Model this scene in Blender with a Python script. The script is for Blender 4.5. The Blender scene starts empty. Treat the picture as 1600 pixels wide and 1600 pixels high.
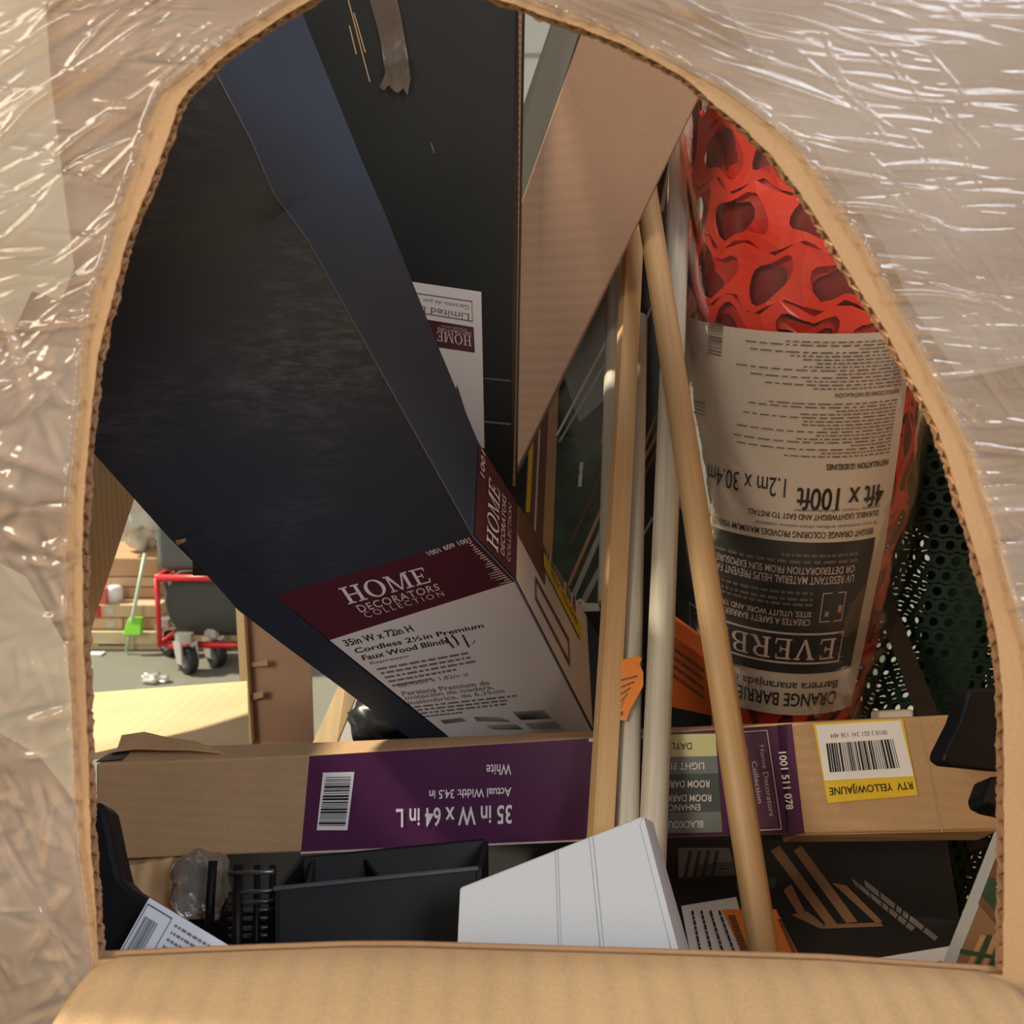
import bpy, bmesh, math, random
import numpy as np
from mathutils import Vector, Matrix
from mathutils.geometry import tessellate_polygon
random.seed(7); RNG = np.random.default_rng(7)
SC = bpy.context.scene; COL = SC.collection
# ------------------------------------------------------------ camera, sky, sun, exposure
TILT = math.radians(8.0); CAMZ = 1.15; F = 1600.0
cam_d = bpy.data.cameras.new('camera'); cam = bpy.data.objects.new('camera', cam_d); COL.objects.link(cam)
cam.location = (0, 0, CAMZ); cam.rotation_euler = (math.radians(90) - TILT, 0, 0)
cam_d.sensor_width = 36; cam_d.lens = 36; cam_d.clip_start = 0.02
cam_d.dof.use_dof = True; cam_d.dof.focus_distance = 0.92; cam_d.dof.aperture_fstop = 13
SC.camera = cam
W = bpy.data.worlds.new('sky'); SC.world = W; W.use_nodes = True
bg = W.node_tree.nodes['Background']; bg.inputs['Color'].default_value = (1.0, 0.97, 0.94, 1); bg.inputs['Strength'].default_value = 0.46
def add_light(name, kind, loc, aim, energy, color, **kw):
    l = bpy.data.lights.new(name, kind); o = bpy.data.objects.new(name, l); COL.objects.link(o)
    o.location = loc; l.energy = energy; l.color = color
    o.rotation_euler = (Vector(aim) - Vector(loc)).to_track_quat('-Z', 'Y').to_euler()
    for k, v in kw.items(): setattr(l, k, v)
    return o
add_light('sun', 'SUN', (-3, 1.75, 3.7), (-0.33, 1.2, .7), 7.0, (1.0, 0.90, 0.70), angle=math.radians(4))
add_light('dock_door_daylight', 'AREA', (1.9, -2.6, 3.2), (0, .6, 1.1), 88, (0.86, 0.92, 1.0), shape='RECTANGLE', size=1.5, size_y=1.2)
add_light('added_warm_fill', 'AREA', (-2.2, -1.9, 2.4), (0, .6, 1.0), 88, (1.0, 0.87, 0.66), shape='RECTANGLE', size=1.3, size_y=1.1)  # warm area light added for film sparkle and a warm left side
vs = SC.view_settings; vs.view_transform = 'Standard'; vs.look = 'None'; vs.gamma = 1; vs.exposure = 0.0; vs.use_curve_mapping = False
# ------------------------------------------------------------ picture-to-place helpers
CT, ST = math.cos(TILT), math.sin(TILT); C0 = Vector((0, 0, CAMZ))
def ray(px, py):
    u = (px - 800) / F; v = (800 - py) / F
    return Vector((u, CT + v * ST, -ST + v * CT))
def pt(px, py, d): return C0 + ray(px, py) * d
def pty(px, py, Y): r = ray(px, py); return C0 + r * (Y / r.y)
def ptz(px, py, Z): r = ray(px, py); return C0 + r * ((Z - CAMZ) / r.z)
def ptx(px, py, X): r = ray(px, py); return C0 + r * (X / r.x)
class Plane:
    def __init__(s, a, b, c):
        s.p = Vector(a); n = (Vector(b) - s.p).cross(Vector(c) - s.p).normalized()
        if n.dot(C0 - s.p) < 0: n = -n
        s.n = n
    def __call__(s, px, py, off=0.0):
        r = ray(px, py); return C0 + r * ((s.p - C0).dot(s.n) / r.dot(s.n)) + s.n * off
# ------------------------------------------------------------ materials
MATS = {}
def newmat(name):
    m = bpy.data.materials.new(name); m.use_nodes = True; nt = m.node_tree
    return m, nt, nt.nodes['Principled BSDF']
def N(nt, t, **kw):
    n = nt.nodes.new(t)
    for k, v in kw.items():
        if k in n.inputs: n.inputs[k].default_value = v
        else: setattr(n, k, v)
    return n
def flat(name, col, rough=.6, metal=0., spec=.5, noise=.0, scale=60., emit=None):
    if name in MATS: return MATS[name]
    m, nt, b = newmat(name); b.inputs['Base Color'].default_value = (*col, 1)
    b.inputs['Roughness'].default_value = rough; b.inputs['Metallic'].default_value = metal
    b.inputs['Specular IOR Level'].default_value = spec
    if noise > 0:
        tc = N(nt, 'ShaderNodeTexCoord'); nz = N(nt, 'ShaderNodeTexNoise', Scale=scale, Detail=4.)
        nt.links.new(tc.outputs['Object'], nz.inputs['Vector'])
        mx = N(nt, 'ShaderNodeMix', data_type='RGBA')
        mx.inputs[6].default_value = (*[c * (1 - noise) for c in col], 1); mx.inputs[7].default_value = (*[min(1, c * (1 + noise)) for c in col], 1)
        nt.links.new(nz.outputs['Fac'], mx.inputs[0]); nt.links.new(mx.outputs[2], b.inputs['Base Color'])
        bp = N(nt, 'ShaderNodeBump', Strength=.15, Distance=.002); nt.links.new(nz.outputs['Fac'], bp.inputs['Height']); nt.links.new(bp.outputs[0], b.inputs['Normal'])
    MATS[name] = m; return m
def kraft(name, col, axis='X', flute=105., amp=.25, fibre=.12, rough=.72):
    """corrugated kraft board: fibre speckle, soft flute lines pressed through the liner"""
    if name in MATS: return MATS[name]
    m, nt, b = newmat(name); b.inputs['Roughness'].default_value = rough; b.inputs['Specular IOR Level'].default_value = .3
    tc = N(nt, 'ShaderNodeTexCoord')
    n1 = N(nt, 'ShaderNodeTexNoise', Scale=420., Detail=3.); n2 = N(nt, 'ShaderNodeTexNoise', Scale=9., Detail=5.)
    for n in (n1, n2): nt.links.new(tc.outputs['Object'], n.inputs['Vector'])
    ad = N(nt, 'ShaderNodeMath', operation='ADD'); nt.links.new(n1.outputs['Fac'], ad.inputs[0]); nt.links.new(n2.outputs['Fac'], ad.inputs[1])
    rp = N(nt, 'ShaderNodeMapRange'); rp.inputs[1].default_value = .6; rp.inputs[2].default_value = 1.4
    nt.links.new(ad.outputs[0], rp.inputs[0])
    mx = N(nt, 'ShaderNodeMix', data_type='RGBA')
    mx.inputs[6].default_value = (*[c * (1 - fibre) for c in col], 1); mx.inputs[7].default_value = (*[c * (1 + fibre) for c in col], 1)
    nt.links.new(rp.outputs[0], mx.inputs[0]); nt.links.new(mx.outputs[2], b.inputs['Base Color'])
    wv = N(nt, 'ShaderNodeTexWave', Scale=flute / 6.28, Distortion=.6, Detail=1.); wv.bands_direction = axis
    nt.links.new(tc.outputs['Object'], wv.inputs['Vector'])
    bp = N(nt, 'ShaderNodeBump', Strength=amp, Distance=.0015); nt.links.new(wv.outputs['Fac'], bp.inputs['Height']); nt.links.new(bp.outputs[0], b.inputs['Normal'])
    MATS[name] = m; return m
def inked(name, col, rough=.42, scuff=(.16, .15, .16), lo=.56, amt=.8, scale=(4, 4, 26), rot=(0, 0, 0)):
    """dark printed board with pale rubbed scuffs"""
    if name in MATS: return MATS[name]
    m, nt, b = newmat(name); b.inputs['Roughness'].default_value = rough
    tc = N(nt, 'ShaderNodeTexCoord'); mp = N(nt, 'ShaderNodeMapping'); mp.inputs['Scale'].default_value = scale; mp.inputs['Rotation'].default_value = rot
    nt.links.new(tc.outputs['Object'], mp.inputs['Vector'])
    na = N(nt, 'ShaderNodeTexNoise', Scale=9., Detail=8., Roughness=.75); nt.links.new(mp.outputs[0], na.inputs['Vector'])
    nb = N(nt, 'ShaderNodeTexNoise', Scale=5., Detail=3.); nt.links.new(tc.outputs['Object'], nb.inputs['Vector'])
    r1 = N(nt, 'ShaderNodeMapRange'); r1.inputs[1].default_value = lo - .06; r1.inputs[2].default_value = lo + .25; nt.links.new(na.outputs['Fac'], r1.inputs[0])
    r2 = N(nt, 'ShaderNodeMapRange'); r2.inputs[1].default_value = .42; r2.inputs[2].default_value = .66; nt.links.new(nb.outputs['Fac'], r2.inputs[0])
    mu = N(nt, 'ShaderNodeMath', operation='MULTIPLY'); nt.links.new(r1.outputs[0], mu.inputs[0]); nt.links.new(r2.outputs[0], mu.inputs[1])
    m2 = N(nt, 'ShaderNodeMath', operation='MULTIPLY'); nt.links.new(mu.outputs[0], m2.inputs[0]); m2.inputs[1].default_value = amt
    mx = N(nt, 'ShaderNodeMix', data_type='RGBA'); mx.inputs[6].default_value = (*col, 1); mx.inputs[7].default_value = (*scuff, 1)
    nt.links.new(m2.outputs[0], mx.inputs[0]); nt.links.new(mx.outputs[2], b.inputs['Base Color'])
    bp = N(nt, 'ShaderNodeBump', Strength=.12, Distance=.002); nt.links.new(na.outputs['Fac'], bp.inputs['Height']); nt.links.new(bp.outputs[0], b.inputs['Normal'])
    MATS[name] = m; return m
def wood(name, c1, c2, rough=.55, sc=(60, 60, 2.2)):
    if name in MATS: return MATS[name]
    m, nt, b = newmat(name); b.inputs['Roughness'].default_value = rough
    tc = N(nt, 'ShaderNodeTexCoord'); mp = N(nt, 'ShaderNodeMapping'); mp.inputs['Scale'].default_value = sc
    nt.links.new(tc.outputs['Object'], mp.inputs['Vector'])
    na = N(nt, 'ShaderNodeTexNoise', Scale=3., Detail=6., Roughness=.65); nt.links.new(mp.outputs[0], na.inputs['Vector'])
    r1 = N(nt, 'ShaderNodeMapRange'); r1.inputs[1].default_value = .3; r1.inputs[2].default_value = .7; nt.links.new(na.outputs['Fac'], r1.inputs[0])
    mx = N(nt, 'ShaderNodeMix', data_type='RGBA'); mx.inputs[6].default_value = (*c1, 1); mx.inputs[7].default_value = (*c2, 1)
    nt.links.new(r1.outputs[0], mx.inputs[0]); nt.links.new(mx.outputs[2], b.inputs['Base Color'])
    bp = N(nt, 'ShaderNodeBump', Strength=.15, Distance=.001); nt.links.new(na.outputs['Fac'], bp.inputs['Height']); nt.links.new(bp.outputs[0], b.inputs['Normal'])
    MATS[name] = m; return m
def film(name, tint=(.98, .98, .98), haze=(.05, .22), hazecol=(.85, .85, .85), rough=.16, fres=1.45, hscale=(3, 3, 3), bump=.25, bscale=70., k=2.0):
    """thin clear plastic: transparent body, glossy wrinkles, milky where it is layered"""
    if name in MATS: return MATS[name]
    m, nt, b = newmat(name); nt.nodes.remove(b); out = nt.nodes['Material Output']
    tc = N(nt, 'ShaderNodeTexCoord'); mp = N(nt, 'ShaderNodeMapping'); mp.inputs['Scale'].default_value = hscale
    nt.links.new(tc.outputs['Object'], mp.inputs['Vector'])
    nz = N(nt, 'ShaderNodeTexNoise', Scale=2.5, Detail=5.); nt.links.new(mp.outputs[0], nz.inputs['Vector'])
    rg = N(nt, 'ShaderNodeMapRange'); rg.inputs[1].default_value = .35; rg.inputs[2].default_value = .68; rg.inputs[3].default_value = haze[0]; rg.inputs[4].default_value = haze[1]
    nt.links.new(nz.outputs['Fac'], rg.inputs[0])
    nb = N(nt, 'ShaderNodeTexNoise', Scale=bscale, Detail=3.); nt.links.new(tc.outputs['Object'], nb.inputs['Vector'])
    bp = N(nt, 'ShaderNodeBump', Strength=bump, Distance=.002); nt.links.new(nb.outputs['Fac'], bp.inputs['Height'])
    tr = N(nt, 'ShaderNodeBsdfTransparent'); tr.inputs[0].default_value = (*tint, 1)
    gl = N(nt, 'ShaderNodeBsdfGlossy', Roughness=rough); nt.links.new(bp.outputs[0], gl.inputs['Normal'])
    df = N(nt, 'ShaderNodeBsdfDiffuse'); df.inputs[0].default_value = (*hazecol, 1); nt.links.new(bp.outputs[0], df.inputs['Normal'])
    fr = N(nt, 'ShaderNodeFresnel', IOR=fres); nt.links.new(bp.outputs[0], fr.inputs['Normal'])
    mu = N(nt, 'ShaderNodeMath', operation='MULTIPLY', use_clamp=True); mu.inputs[1].default_value = k; nt.links.new(fr.outputs[0], mu.inputs[0])
    a = N(nt, 'ShaderNodeMixShader'); nt.links.new(rg.outputs[0], a.inputs[0]); nt.links.new(tr.outputs[0], a.inputs[1]); nt.links.new(df.outputs[0], a.inputs[2])
    c = N(nt, 'ShaderNodeMixShader'); nt.links.new(mu.outputs[0], c.inputs[0]); nt.links.new(a.outputs[0], c.inputs[1]); nt.links.new(gl.outputs[0], c.inputs[2])
    nt.links.new(c.outputs[0], out.inputs['Surface']); MATS[name] = m; return m
K_FRONT = kraft('kraft_outer_liner', (.44, .262, .135), 'X', 95., .10)
K_FLAP = kraft('kraft_flap_liner', (.56, .36, .19), 'X', 90., 1.)
K_IN = kraft('kraft_inner_liner', (.46, .29, .15), 'Y', 120., .45)
K_CUT = kraft('kraft_cut_flute', (.36, .19, .10), 'X', 300., .5, .25)
K_TAN = kraft('kraft_tan', (.44, .275, .145), 'Z', 160., .12)
K_SUNLIT = kraft('kraft_sunlit', (.62, .45, .25), 'X', 110., .15)  # bin board painted paler where the sun strikes it
K_ROSE = kraft('kraft_rose', (.34, .208, .142), 'Z', 140., .035)
INK = inked('dark_ink_board', (.033, .037, .051), scuff=(.17, .16, .17), lo=.50, amt=.9, scale=(5, 5, 22))  # ink blued to carry the sky sheen; the scuffs are wear
INK_PLAIN = flat('dark_ink_plain', (.014, .0145, .0145), .5, spec=.35, noise=.15, scale=25)
INK_SHEEN = flat('dark_ink_sky_sheen', (.036, .051, .080), .5, spec=.3, noise=.12, scale=18)  # side face painted bluer and lighter for the sky sheen
PLUM = flat('plum_print', (.085, .018, .030), .32, noise=.06, scale=40)
PURPLE = flat('purple_print', (.085, .022, .070), .3, noise=.05, scale=60)
WHITE = flat('white_paper', (.74, .72, .71), .55)
ROSEWHITE = flat('label_white', (.70, .64, .60), .42)
CREAM = flat('cream_paper', (.66, .575, .49), .5)
BLACK = flat('black_print', (.012, .012, .013), .5)
CHAR = flat('charcoal_print', (.028, .030, .030), .45)
GREYTXT = flat('grey_print', (.16, .14, .13), .5)
PINKTXT = flat('pink_print', (.62, .50, .46), .5)
WHTXT = flat('white_print', (.78, .72, .72), .5)
YELLOW = flat('yellow_sticker', (.72, .48, .03), .45)
ORANGE = flat('orange_paper', (.80, .24, .03), .6, noise=.08)
GREYBAND = flat('grey_band', (.17, .185, .18), .4)
DARKBAND = flat('slate_band', (.07, .085, .082), .4)
BPLAST = flat('black_plastic', (.0055, .0062, .0085), .5, spec=.2, noise=.2, scale=35)
BROWNPR = flat('brown_print', (.16, .075, .04), .4)
TIMBER = flat('timber_print', (.46, .26, .13), .45, noise=.15, scale=80)
LEAFPR = flat('leaf_print', (.03, .07, .04), .4, noise=.5, scale=90)
# ------------------------------------------------------------ object helpers
def tag(o, label=None, cat=None, group=None, kind=None):
    for k, v in (('label', label), ('category', cat), ('group', group), ('kind', kind)):
        if v: o[k] = v
    return o
def thing(name, label, cat, loc, group=None):
    o = bpy.data.objects.new(name, None); COL.objects.link(o); o.location = loc; o.empty_display_size = .05
    return tag(o, label, cat, group)
def root_loc(o):
    v = Vector((0, 0, 0))
    while o is not None: v += Vector(o.location); o = o.parent
    return v
def link(name, verts, faces, mats, parent=None, midx=None, smooth=False, bevel=0., seg=2, origin=None):
    if not isinstance(mats, (list, tuple)): mats = [mats]
    verts = [Vector(v) for v in verts]
    if origin is None:
        origin = Vector((0, 0, 0)) if parent else sum(verts, Vector((0, 0, 0))) / len(verts)
    base = (root_loc(parent) if parent else Vector((0, 0, 0))) + origin
    me = bpy.data.meshes.new(name); me.from_pydata([tuple(v - base) for v in verts], [], faces)
    for m in mats: me.materials.append(m)
    if midx: me.polygons.foreach_set('material_index', midx)
    if smooth: me.polygons.foreach_set('use_smooth', [True] * len(me.polygons))
    bm = bmesh.new(); bm.from_mesh(me); 
    if len(bm.verts) < 40000 and bevel >= 0: bmesh.ops.recalc_face_normals(bm, faces=bm.faces)
    bm.to_mesh(me); bm.free(); me.update()
    o = bpy.data.objects.new(name, me); COL.objects.link(o); o.parent = parent; o.location = origin
    if bevel > 0:
        b = o.modifiers.new('soft_edge', 'BEVEL'); b.width = bevel; b.segments = seg; b.limit_method = 'ANGLE'; b.angle_limit = math.radians(35)
    return o
class MB:
    """collects shapes for one mesh with several materials"""
    def __init__(s): s.v = []; s.f = []; s.m = []; s.mats = []
    def mi(s, mat):
        if mat not in s.mats: s.mats.append(mat)
        return s.mats.index(mat)
    def add(s, verts, faces, mat):
        k = len(s.v); i = s.mi(mat); s.v += [Vector(v) for v in verts]
        for f in faces: s.f.append([q + k for q in f]); s.m.append(i)
    def hexa(s, q, off, mat):
        q = [Vector(p) for p in q]; n = len(q); b = [p + (o if isinstance(off, list) else off) for p, o in zip(q, off if isinstance(off, list) else [off] * n)] if not isinstance(off, list) else [Vector(p) for p in off]
        s.add(q + b, [list(range(n)), list(range(2 * n - 1, n - 1, -1))] + [[i, (i + 1) % n, n + (i + 1) % n, n + i] for i in range(n)], mat)
    def box(s, lo, hi, mat):
        x0, y0, z0 = lo; x1, y1, z1 = hi
        s.hexa([(x0, y0, z0), (x1, y0, z0), (x1, y0, z1), (x0, y0, z1)], Vector((0, y1 - y0, 0)), mat)
    def tube(s, path, r, mat, n=10, caps=True):
        path = [Vector(p) for p in path]; rr = r if isinstance(r, (list, tuple)) else [r] * len(path); rings = []
        up = None
        for i, p in enumerate(path):
            t = (path[min(i + 1, len(path) - 1)] - path[max(i - 1, 0)]).normalized()
            if up is None: up = t.orthogonal().normalized()
            up = (up - t * up.dot(t)).normalized(); sd = t.cross(up)
            rings.append([p + (up * math.cos(a) + sd * math.sin(a)) * rr[i] for a in [2 * math.pi * k / n for k in range(n)]])
        v = [q for g in rings for q in g]; f = []
        for i in range(len(path) - 1):
            for k in range(n): f.append([i * n + k, i * n + (k + 1) % n, (i + 1) * n + (k + 1) % n, (i + 1) * n + k])
        if caps: f += [list(range(n - 1, -1, -1)), [(len(path) - 1) * n + k for k in range(n)]]
        s.add(v, f, mat)
    def ell(s, c, r, mat, nu=20, nv=12, fn=None):
        c = Vector(c); v = []; f = []
        for j in range(nv + 1):
            t = math.pi * j / nv
            for i in range(nu):
                a = 2 * math.pi * i / nu; d = Vector((math.sin(t) * math.cos(a), math.sin(t) * math.sin(a), math.cos(t)))
                k = fn(d) if fn else 1.
                v.append(c + Vector((d.x * r[0], d.y * r[1], d.z * r[2])) * k)
        for j in range(nv):
            for i in range(nu): f.append([j * nu + i, j * nu + (i + 1) % nu, (j + 1) * nu + (i + 1) % nu, (j + 1) * nu + i])
        s.add(v, f, mat)
    def build(s, name, parent=None, smooth=False, bevel=0., seg=2, origin=None):
        return link(name, s.v, s.f, s.mats, parent, s.m, smooth, bevel, seg, origin)
def lerp(a, b, t): return a + (b - a) * t
def bil(q, u, v):
    (a, b, c, d) = q
    return tuple(lerp(lerp(a[i], b[i], u), lerp(d[i], c[i], u), v) for i in range(len(a)))
# ------------------------------------------------------------ lettering
_TX = {}
def text_shape(body, bold=0.0, space=1.0):
    key = (body, bold, space)
    if key in _TX: return _TX[key]
    cu = bpy.data.curves.new('t', 'FONT'); cu.body = body; cu.size = 1; cu.resolution_u = 3; cu.offset = bold; cu.space_character = space; cu.fill_mode = 'FRONT'
    ob = bpy.data.objects.new('t', cu); COL.objects.link(ob); dg = bpy.context.evaluated_depsgraph_get(); dg.update()
    me = bpy.data.meshes.new_from_object(ob.evaluated_get(dg))
    v = [(p.co.x, p.co.y) for p in me.vertices]; f = [list(p.vertices) for p in me.polygons]
    bpy.data.objects.remove(ob); bpy.data.curves.remove(cu); bpy.data.meshes.remove(me)
    x0 = min(p[0] for p in v); x1 = max(p[0] for p in v); y0 = min(p[1] for p in v); y1 = max(p[1] for p in v)
    v = [((p[0] - x0) / (x1 - x0), (p[1] - y0) / (y1 - y0)) for p in v]
    _TX[key] = (v, f); return _TX[key]
def serif_shape(word, gap=.12):
    """slab-serif capitals drawn as strokes in unit boxes"""
    G = {}
    def R(x0, y0, x1, y1): return [(x0, y0), (x1, y0), (x1, y1), (x0, y1)]
    def ring(cx, cy, ax, ay, bx, by, a0=0, a1=360, n=20):
        o = []
        for k in range(n):
            t0 = math.radians(a0 + (a1 - a0) * k / n); t1 = math.radians(a0 + (a1 - a0) * (k + 1) / n)
            o.append([(cx + ax * math.cos(t0), cy + ay * math.sin(t0)), (cx + ax * math.cos(t1), cy + ay * math.sin(t1)), (cx + bx * math.cos(t1), cy + by * math.sin(t1)), (cx + bx * math.cos(t0), cy + by * math.sin(t0))])
        return o
    st = .17; th = .075
    G['H'] = (1., [R(.12, 0, .12 + st, 1), R(.88 - st, 0, .88, 1), R(.2, .46, .8, .46 + th), R(0, 0, .42, th), R(.58, 0, 1, th), R(0, 1 - th, .42, 1), R(.58, 1 - th, 1, 1)])
    G['O'] = (1., ring(.5, .5, .5, .53, .32, .46))
    G['M'] = (1.2, [R(.09, 0, .16, 1), R(.78, 0, .92, 1), [(.08, 1), (.22, 1), (.54, .0), (.46, .0)], [(.82, 1), (.74, 1), (.46, 0), (.52, 0)], R(0, 0, .26, th), R(.68, 0, 1, th), R(0, 1 - th, .2, 1), R(.78, 1 - th, 1, 1)])
    e = [R(.12, 0, .12 + st, 1), R(0, 0, .86, th), R(0, 1 - th, .84, 1), R(.2, .47, .62, .47 + th), R(.56, .36, .62, .66), [(.78, th), (.86, th), (.92, .27), (.86, .27)], [(.76, 1 - th), (.84, 1 - th), (.84, .76), (.79, .76)]]
    G['E'] = (.85, e)
    G['V'] = (1., [[(.08, 1), (.28, 1), (.58, 0), (.46, 0)], [(.92, 1), (.80, 1), (.46, 0), (.56, 0)], R(0, 1 - th, .38, 1), R(.68, 1 - th, 1, 1)])
    G['R'] = (.95, [R(.12, 0, .12 + st, 1), R(0, 0, .42, th), R(0, 1 - th, .5, 1), R(.2, .46, .5, .46 + th)] + ring(.5, .73, .36, .27, .2, .2, -90, 90, 10) + [[(.44, .48), (.62, .48), (.92, 0), (.72, 0)], R(.7, 0, 1, th)])
    G['B'] = (.9, [R(.12, 0, .12 + st, 1), R(0, 0, .5, th), R(0, 1 - th, .5, 1), R(.2, .49, .5, .49 + th)] + ring(.48, .765, .36, .235, .2, .17, -90, 90, 10) + ring(.48, .27, .44, .27, .26, .2, -90, 90, 10))
    G['I'] = (.45, [R(.3, 0, .7, 1), R(0, 0, 1, th), R(0, 1 - th, 1, 1)])
    G['L'] = (.8, [R(.12, 0, .12 + st, 1), R(0, 0, .9, th), R(0, 1 - th, .5, 1), [(.8, th), (.9, th), (.95, .3), (.88, .3)]])
    G['T'] = (.9, [R(.41, 0, .59, 1), R(.25, 0, .75, th), R(0, 1 - th, 1, 1), R(0, .74, .07, 1), R(.93, .74, 1, 1)])
    tot = sum(G[c][0] for c in word) + gap * (len(word) - 1); x = 0; v = []; f = []
    for c in word:
        w, polys = G[c]
        for p in polys:
            k = len(v); v += [((x + a * w) / tot, b) for a, b in p]; f.append(list(range(k, k + len(p))))
        x += w + gap
    return v, f
class Print(MB):
    """flat print on a mapped surface; corners are given in the lettering's own BL, BR, TR, TL order"""
    def __init__(s, mapper, step=.00025): super().__init__(); s.map = mapper; s.step = step
    def quad(s, q, mat, layer=1, nu=1, nv=1):
        v = []; f = []
        for j in range(nv + 1):
            for i in range(nu + 1): v.append(s.map(*bil(q, i / nu, j / nv), layer * s.step))
        for j in range(nv):
            for i in range(nu): k = j * (nu + 1) + i; f.append([k, k + 1, k + nu + 2, k + nu + 1])
        s.add(v, f, mat)
    def shape(s, sh, q, mat, layer=2):
        v, f = sh; s.add([s.map(*bil(q, a, b), layer * s.step) for a, b in v], f, mat)
    def text(s, body, q, mat, layer=2, bold=0., space=1.): s.shape(text_shape(body, bold, space), q, mat, layer)
    def frame(s, q, w, h, mat, layer=2, nu=1):
        for a in ((0, 0, 1, h), (0, 1 - h, 1, 1), (0, 0, w, 1), (1 - w, 0, 1, 1)):
            s.quad([bil(q, a[0], a[1]), bil(q, a[2], a[1]), bil(q, a[2], a[3]), bil(q, a[0], a[3])], mat, layer, nu if a[2] - a[0] > .5 else 1)
    def greek(s, q, mat, seed, layer=2, lo=.03, hi=.11):
        """a line of print too small to read: word-long dashes"""
        r = random.Random(seed); u = 0
        while u < .97:
            w = min(r.uniform(lo, hi), 1 - u)
            s.quad([bil(q, u, 0), bil(q, u + w, 0), bil(q, u + w, 1), bil(q, u, 1)], mat, layer); u += w + .02
    def bars(s, q, mat, n, seed, layer=2):
        r = random.Random(seed); u = 0.
        ws = [(r.choice((1, 1, 2, 3)), r.choice((1, 1, 2))) for _ in range(n)]; tot = sum(a + b for a, b in ws)
        for a, b in ws:
            s.quad([bil(q, u / tot, 0), bil(q, (u + a) / tot, 0), bil(q, (u + a) / tot, 1), bil(q, u / tot, 1)], mat, layer); u += a + b
def rect(x0, y0, x1, y1, flip=False):
    """upright (or turned upside down) block between two picture corners"""
    return [(x1, y0), (x0, y0), (x0, y1), (x1, y1)] if flip else [(x0, y1), (x1, y1), (x1, y0), (x0, y0)]
# ============================================================ THE SETTING
m = MB(); m.box((-9, -6, -.1), (9, 9.2, 0), flat('concrete', (.19, .19, .155), .55, noise=.12, scale=3)); o = m.build('floor'); o['kind'] = 'structure'
m = MB(); m.box((-9, 9, 0), (9, 9.2, 4.8), flat('painted_wall', (.68, .66, .58), .7, noise=.04, scale=2)); 
for zz in (2.2, 3.3, 3.72, 4.2): m.box((-9, 8.985, zz), (9, 9, zz + .03), flat('wall_joint', (.35, .34, .31), .7))
o = m.build('wall_back'); o['kind'] = 'structure'
# ============================================================ THE CARDBOARD BIN
YF = .55; XL, XR, YB, ZT = -.5, .74, 1.75, 1.46; TH = .0095
bin_ = thing('pallet_bin', 'tall kraft corrugated bin with an arch cut through its front, wrapped in clear film', 'cardboard bin', (.08, 1.15, 0))
ARCH = [(154,1500),(148,1397),(142,1330),(140,1249),(137,1161),(134,1075),(131,1002),(129,928),(129,867),(131,786),(135,739),(138,699),(143,640),(152,557),(165,506),(182,445),(192,398),(216,331),(243,267),(262,215),(277,165),(297,138),(354,84),(415,44),(472,7),(520,-18),(580,-40),(640,-48),(700,-38),(776,-2),(827,15),(867,30),(911,44),(975,71),(1029,98),(1070,121),(1107,155),(1161,199),(1205,243),(1249,300),(1289,361),(1340,449),(1384,516),(1424,591),(1462,662),(1482,719),(1499,780),(1519,844),(1539,918),(1556,986),(1566,1070),(1569,1200),(1569,1350),(1567,1524)]
FOLD = [(1567,1524),(1440,1515),(1300,1505),(1180,1501),(1000,1495),(800,1489),(640,1484),(540,1484),(300,1493),(154,1500)]
def resample(P, step):
    P = np.array(P, float); seg = np.hypot(*np.diff(P, axis=0).T); s = np.r_[0, np.cumsum(seg)]; n = int(s[-1] / step)
    t = np.linspace(0, s[-1], n + 1); return np.c_[np.interp(t, s, P[:, 0]), np.interp(t, s, P[:, 1])]
def smooth1(a, k):
    for _ in range(k): a[1:-1] = (a[:-2] + 2 * a[1:-1] + a[2:]) / 4
    return a
arch = smooth1(resample(ARCH, 5.), 3); fold = smooth1(resample(FOLD, 12.), 3)
def ragged(P, amp):
    T = np.gradient(P, axis=0); T /= np.hypot(*T.T)[:, None]; Nn = np.c_[-T[:, 1], T[:, 0]]
    j = RNG.normal(0, 1, len(P)); j = .6 * j + .8 * np.interp(np.arange(len(P)), np.arange(0, len(P) + 4, 4), RNG.normal(0, 1, len(np.arange(0, len(P) + 4, 4))))
    j[:2] = 0; j[-2:] = 0; return P + Nn * (j * amp)[:, None]
def hole_poly(P): return [(pty(x, y, YF).x, pty(x, y, YF).z) for x, y in P]
def sheet(name, hole, y0, y1, mat, mat_rim):
    outer = [(XL, 0), (XR, 0), (XR, ZT), (XL, ZT)]
    tris = tessellate_polygon([[Vector((a, b, 0)) for a, b in outer], [Vector((a, b, 0)) for a, b in hole]])
    pts = outer + hole; n = len(pts); mb = MB()
    mb.add([(a, y0, b) for a, b in pts] + [(a, y1, b) for a, b in pts], [list(t) for t in tris] + [[i + n for i in t][::-1] for t in tris], mat)
    k = len(outer)
    rim = [[k + i, k + (i + 1) % len(hole), n + k + (i + 1) % len(hole), n + k + i] for i in range(len(hole))] + [[i, (i + 1) % 4, n + (i + 1) % 4, n + i] for i in range(4)]
    idx = mb.mi(mat_rim)
    for f in rim: mb.f.append(f); mb.m.append(idx)
    return mb.build(name, bin_)
h_out = hole_poly(np.r_[ragged(arch, .7), fold[1:-1]]); h_in = hole_poly(np.r_[ragged(arch, 1.6), fold[1:-1]])
sheet('front_panel', h_out, YF, YF + .0014, K_FRONT, K_CUT); sheet('inner_liner', h_in, YF + TH - .0014, YF + TH, K_FRONT, K_CUT)
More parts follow.
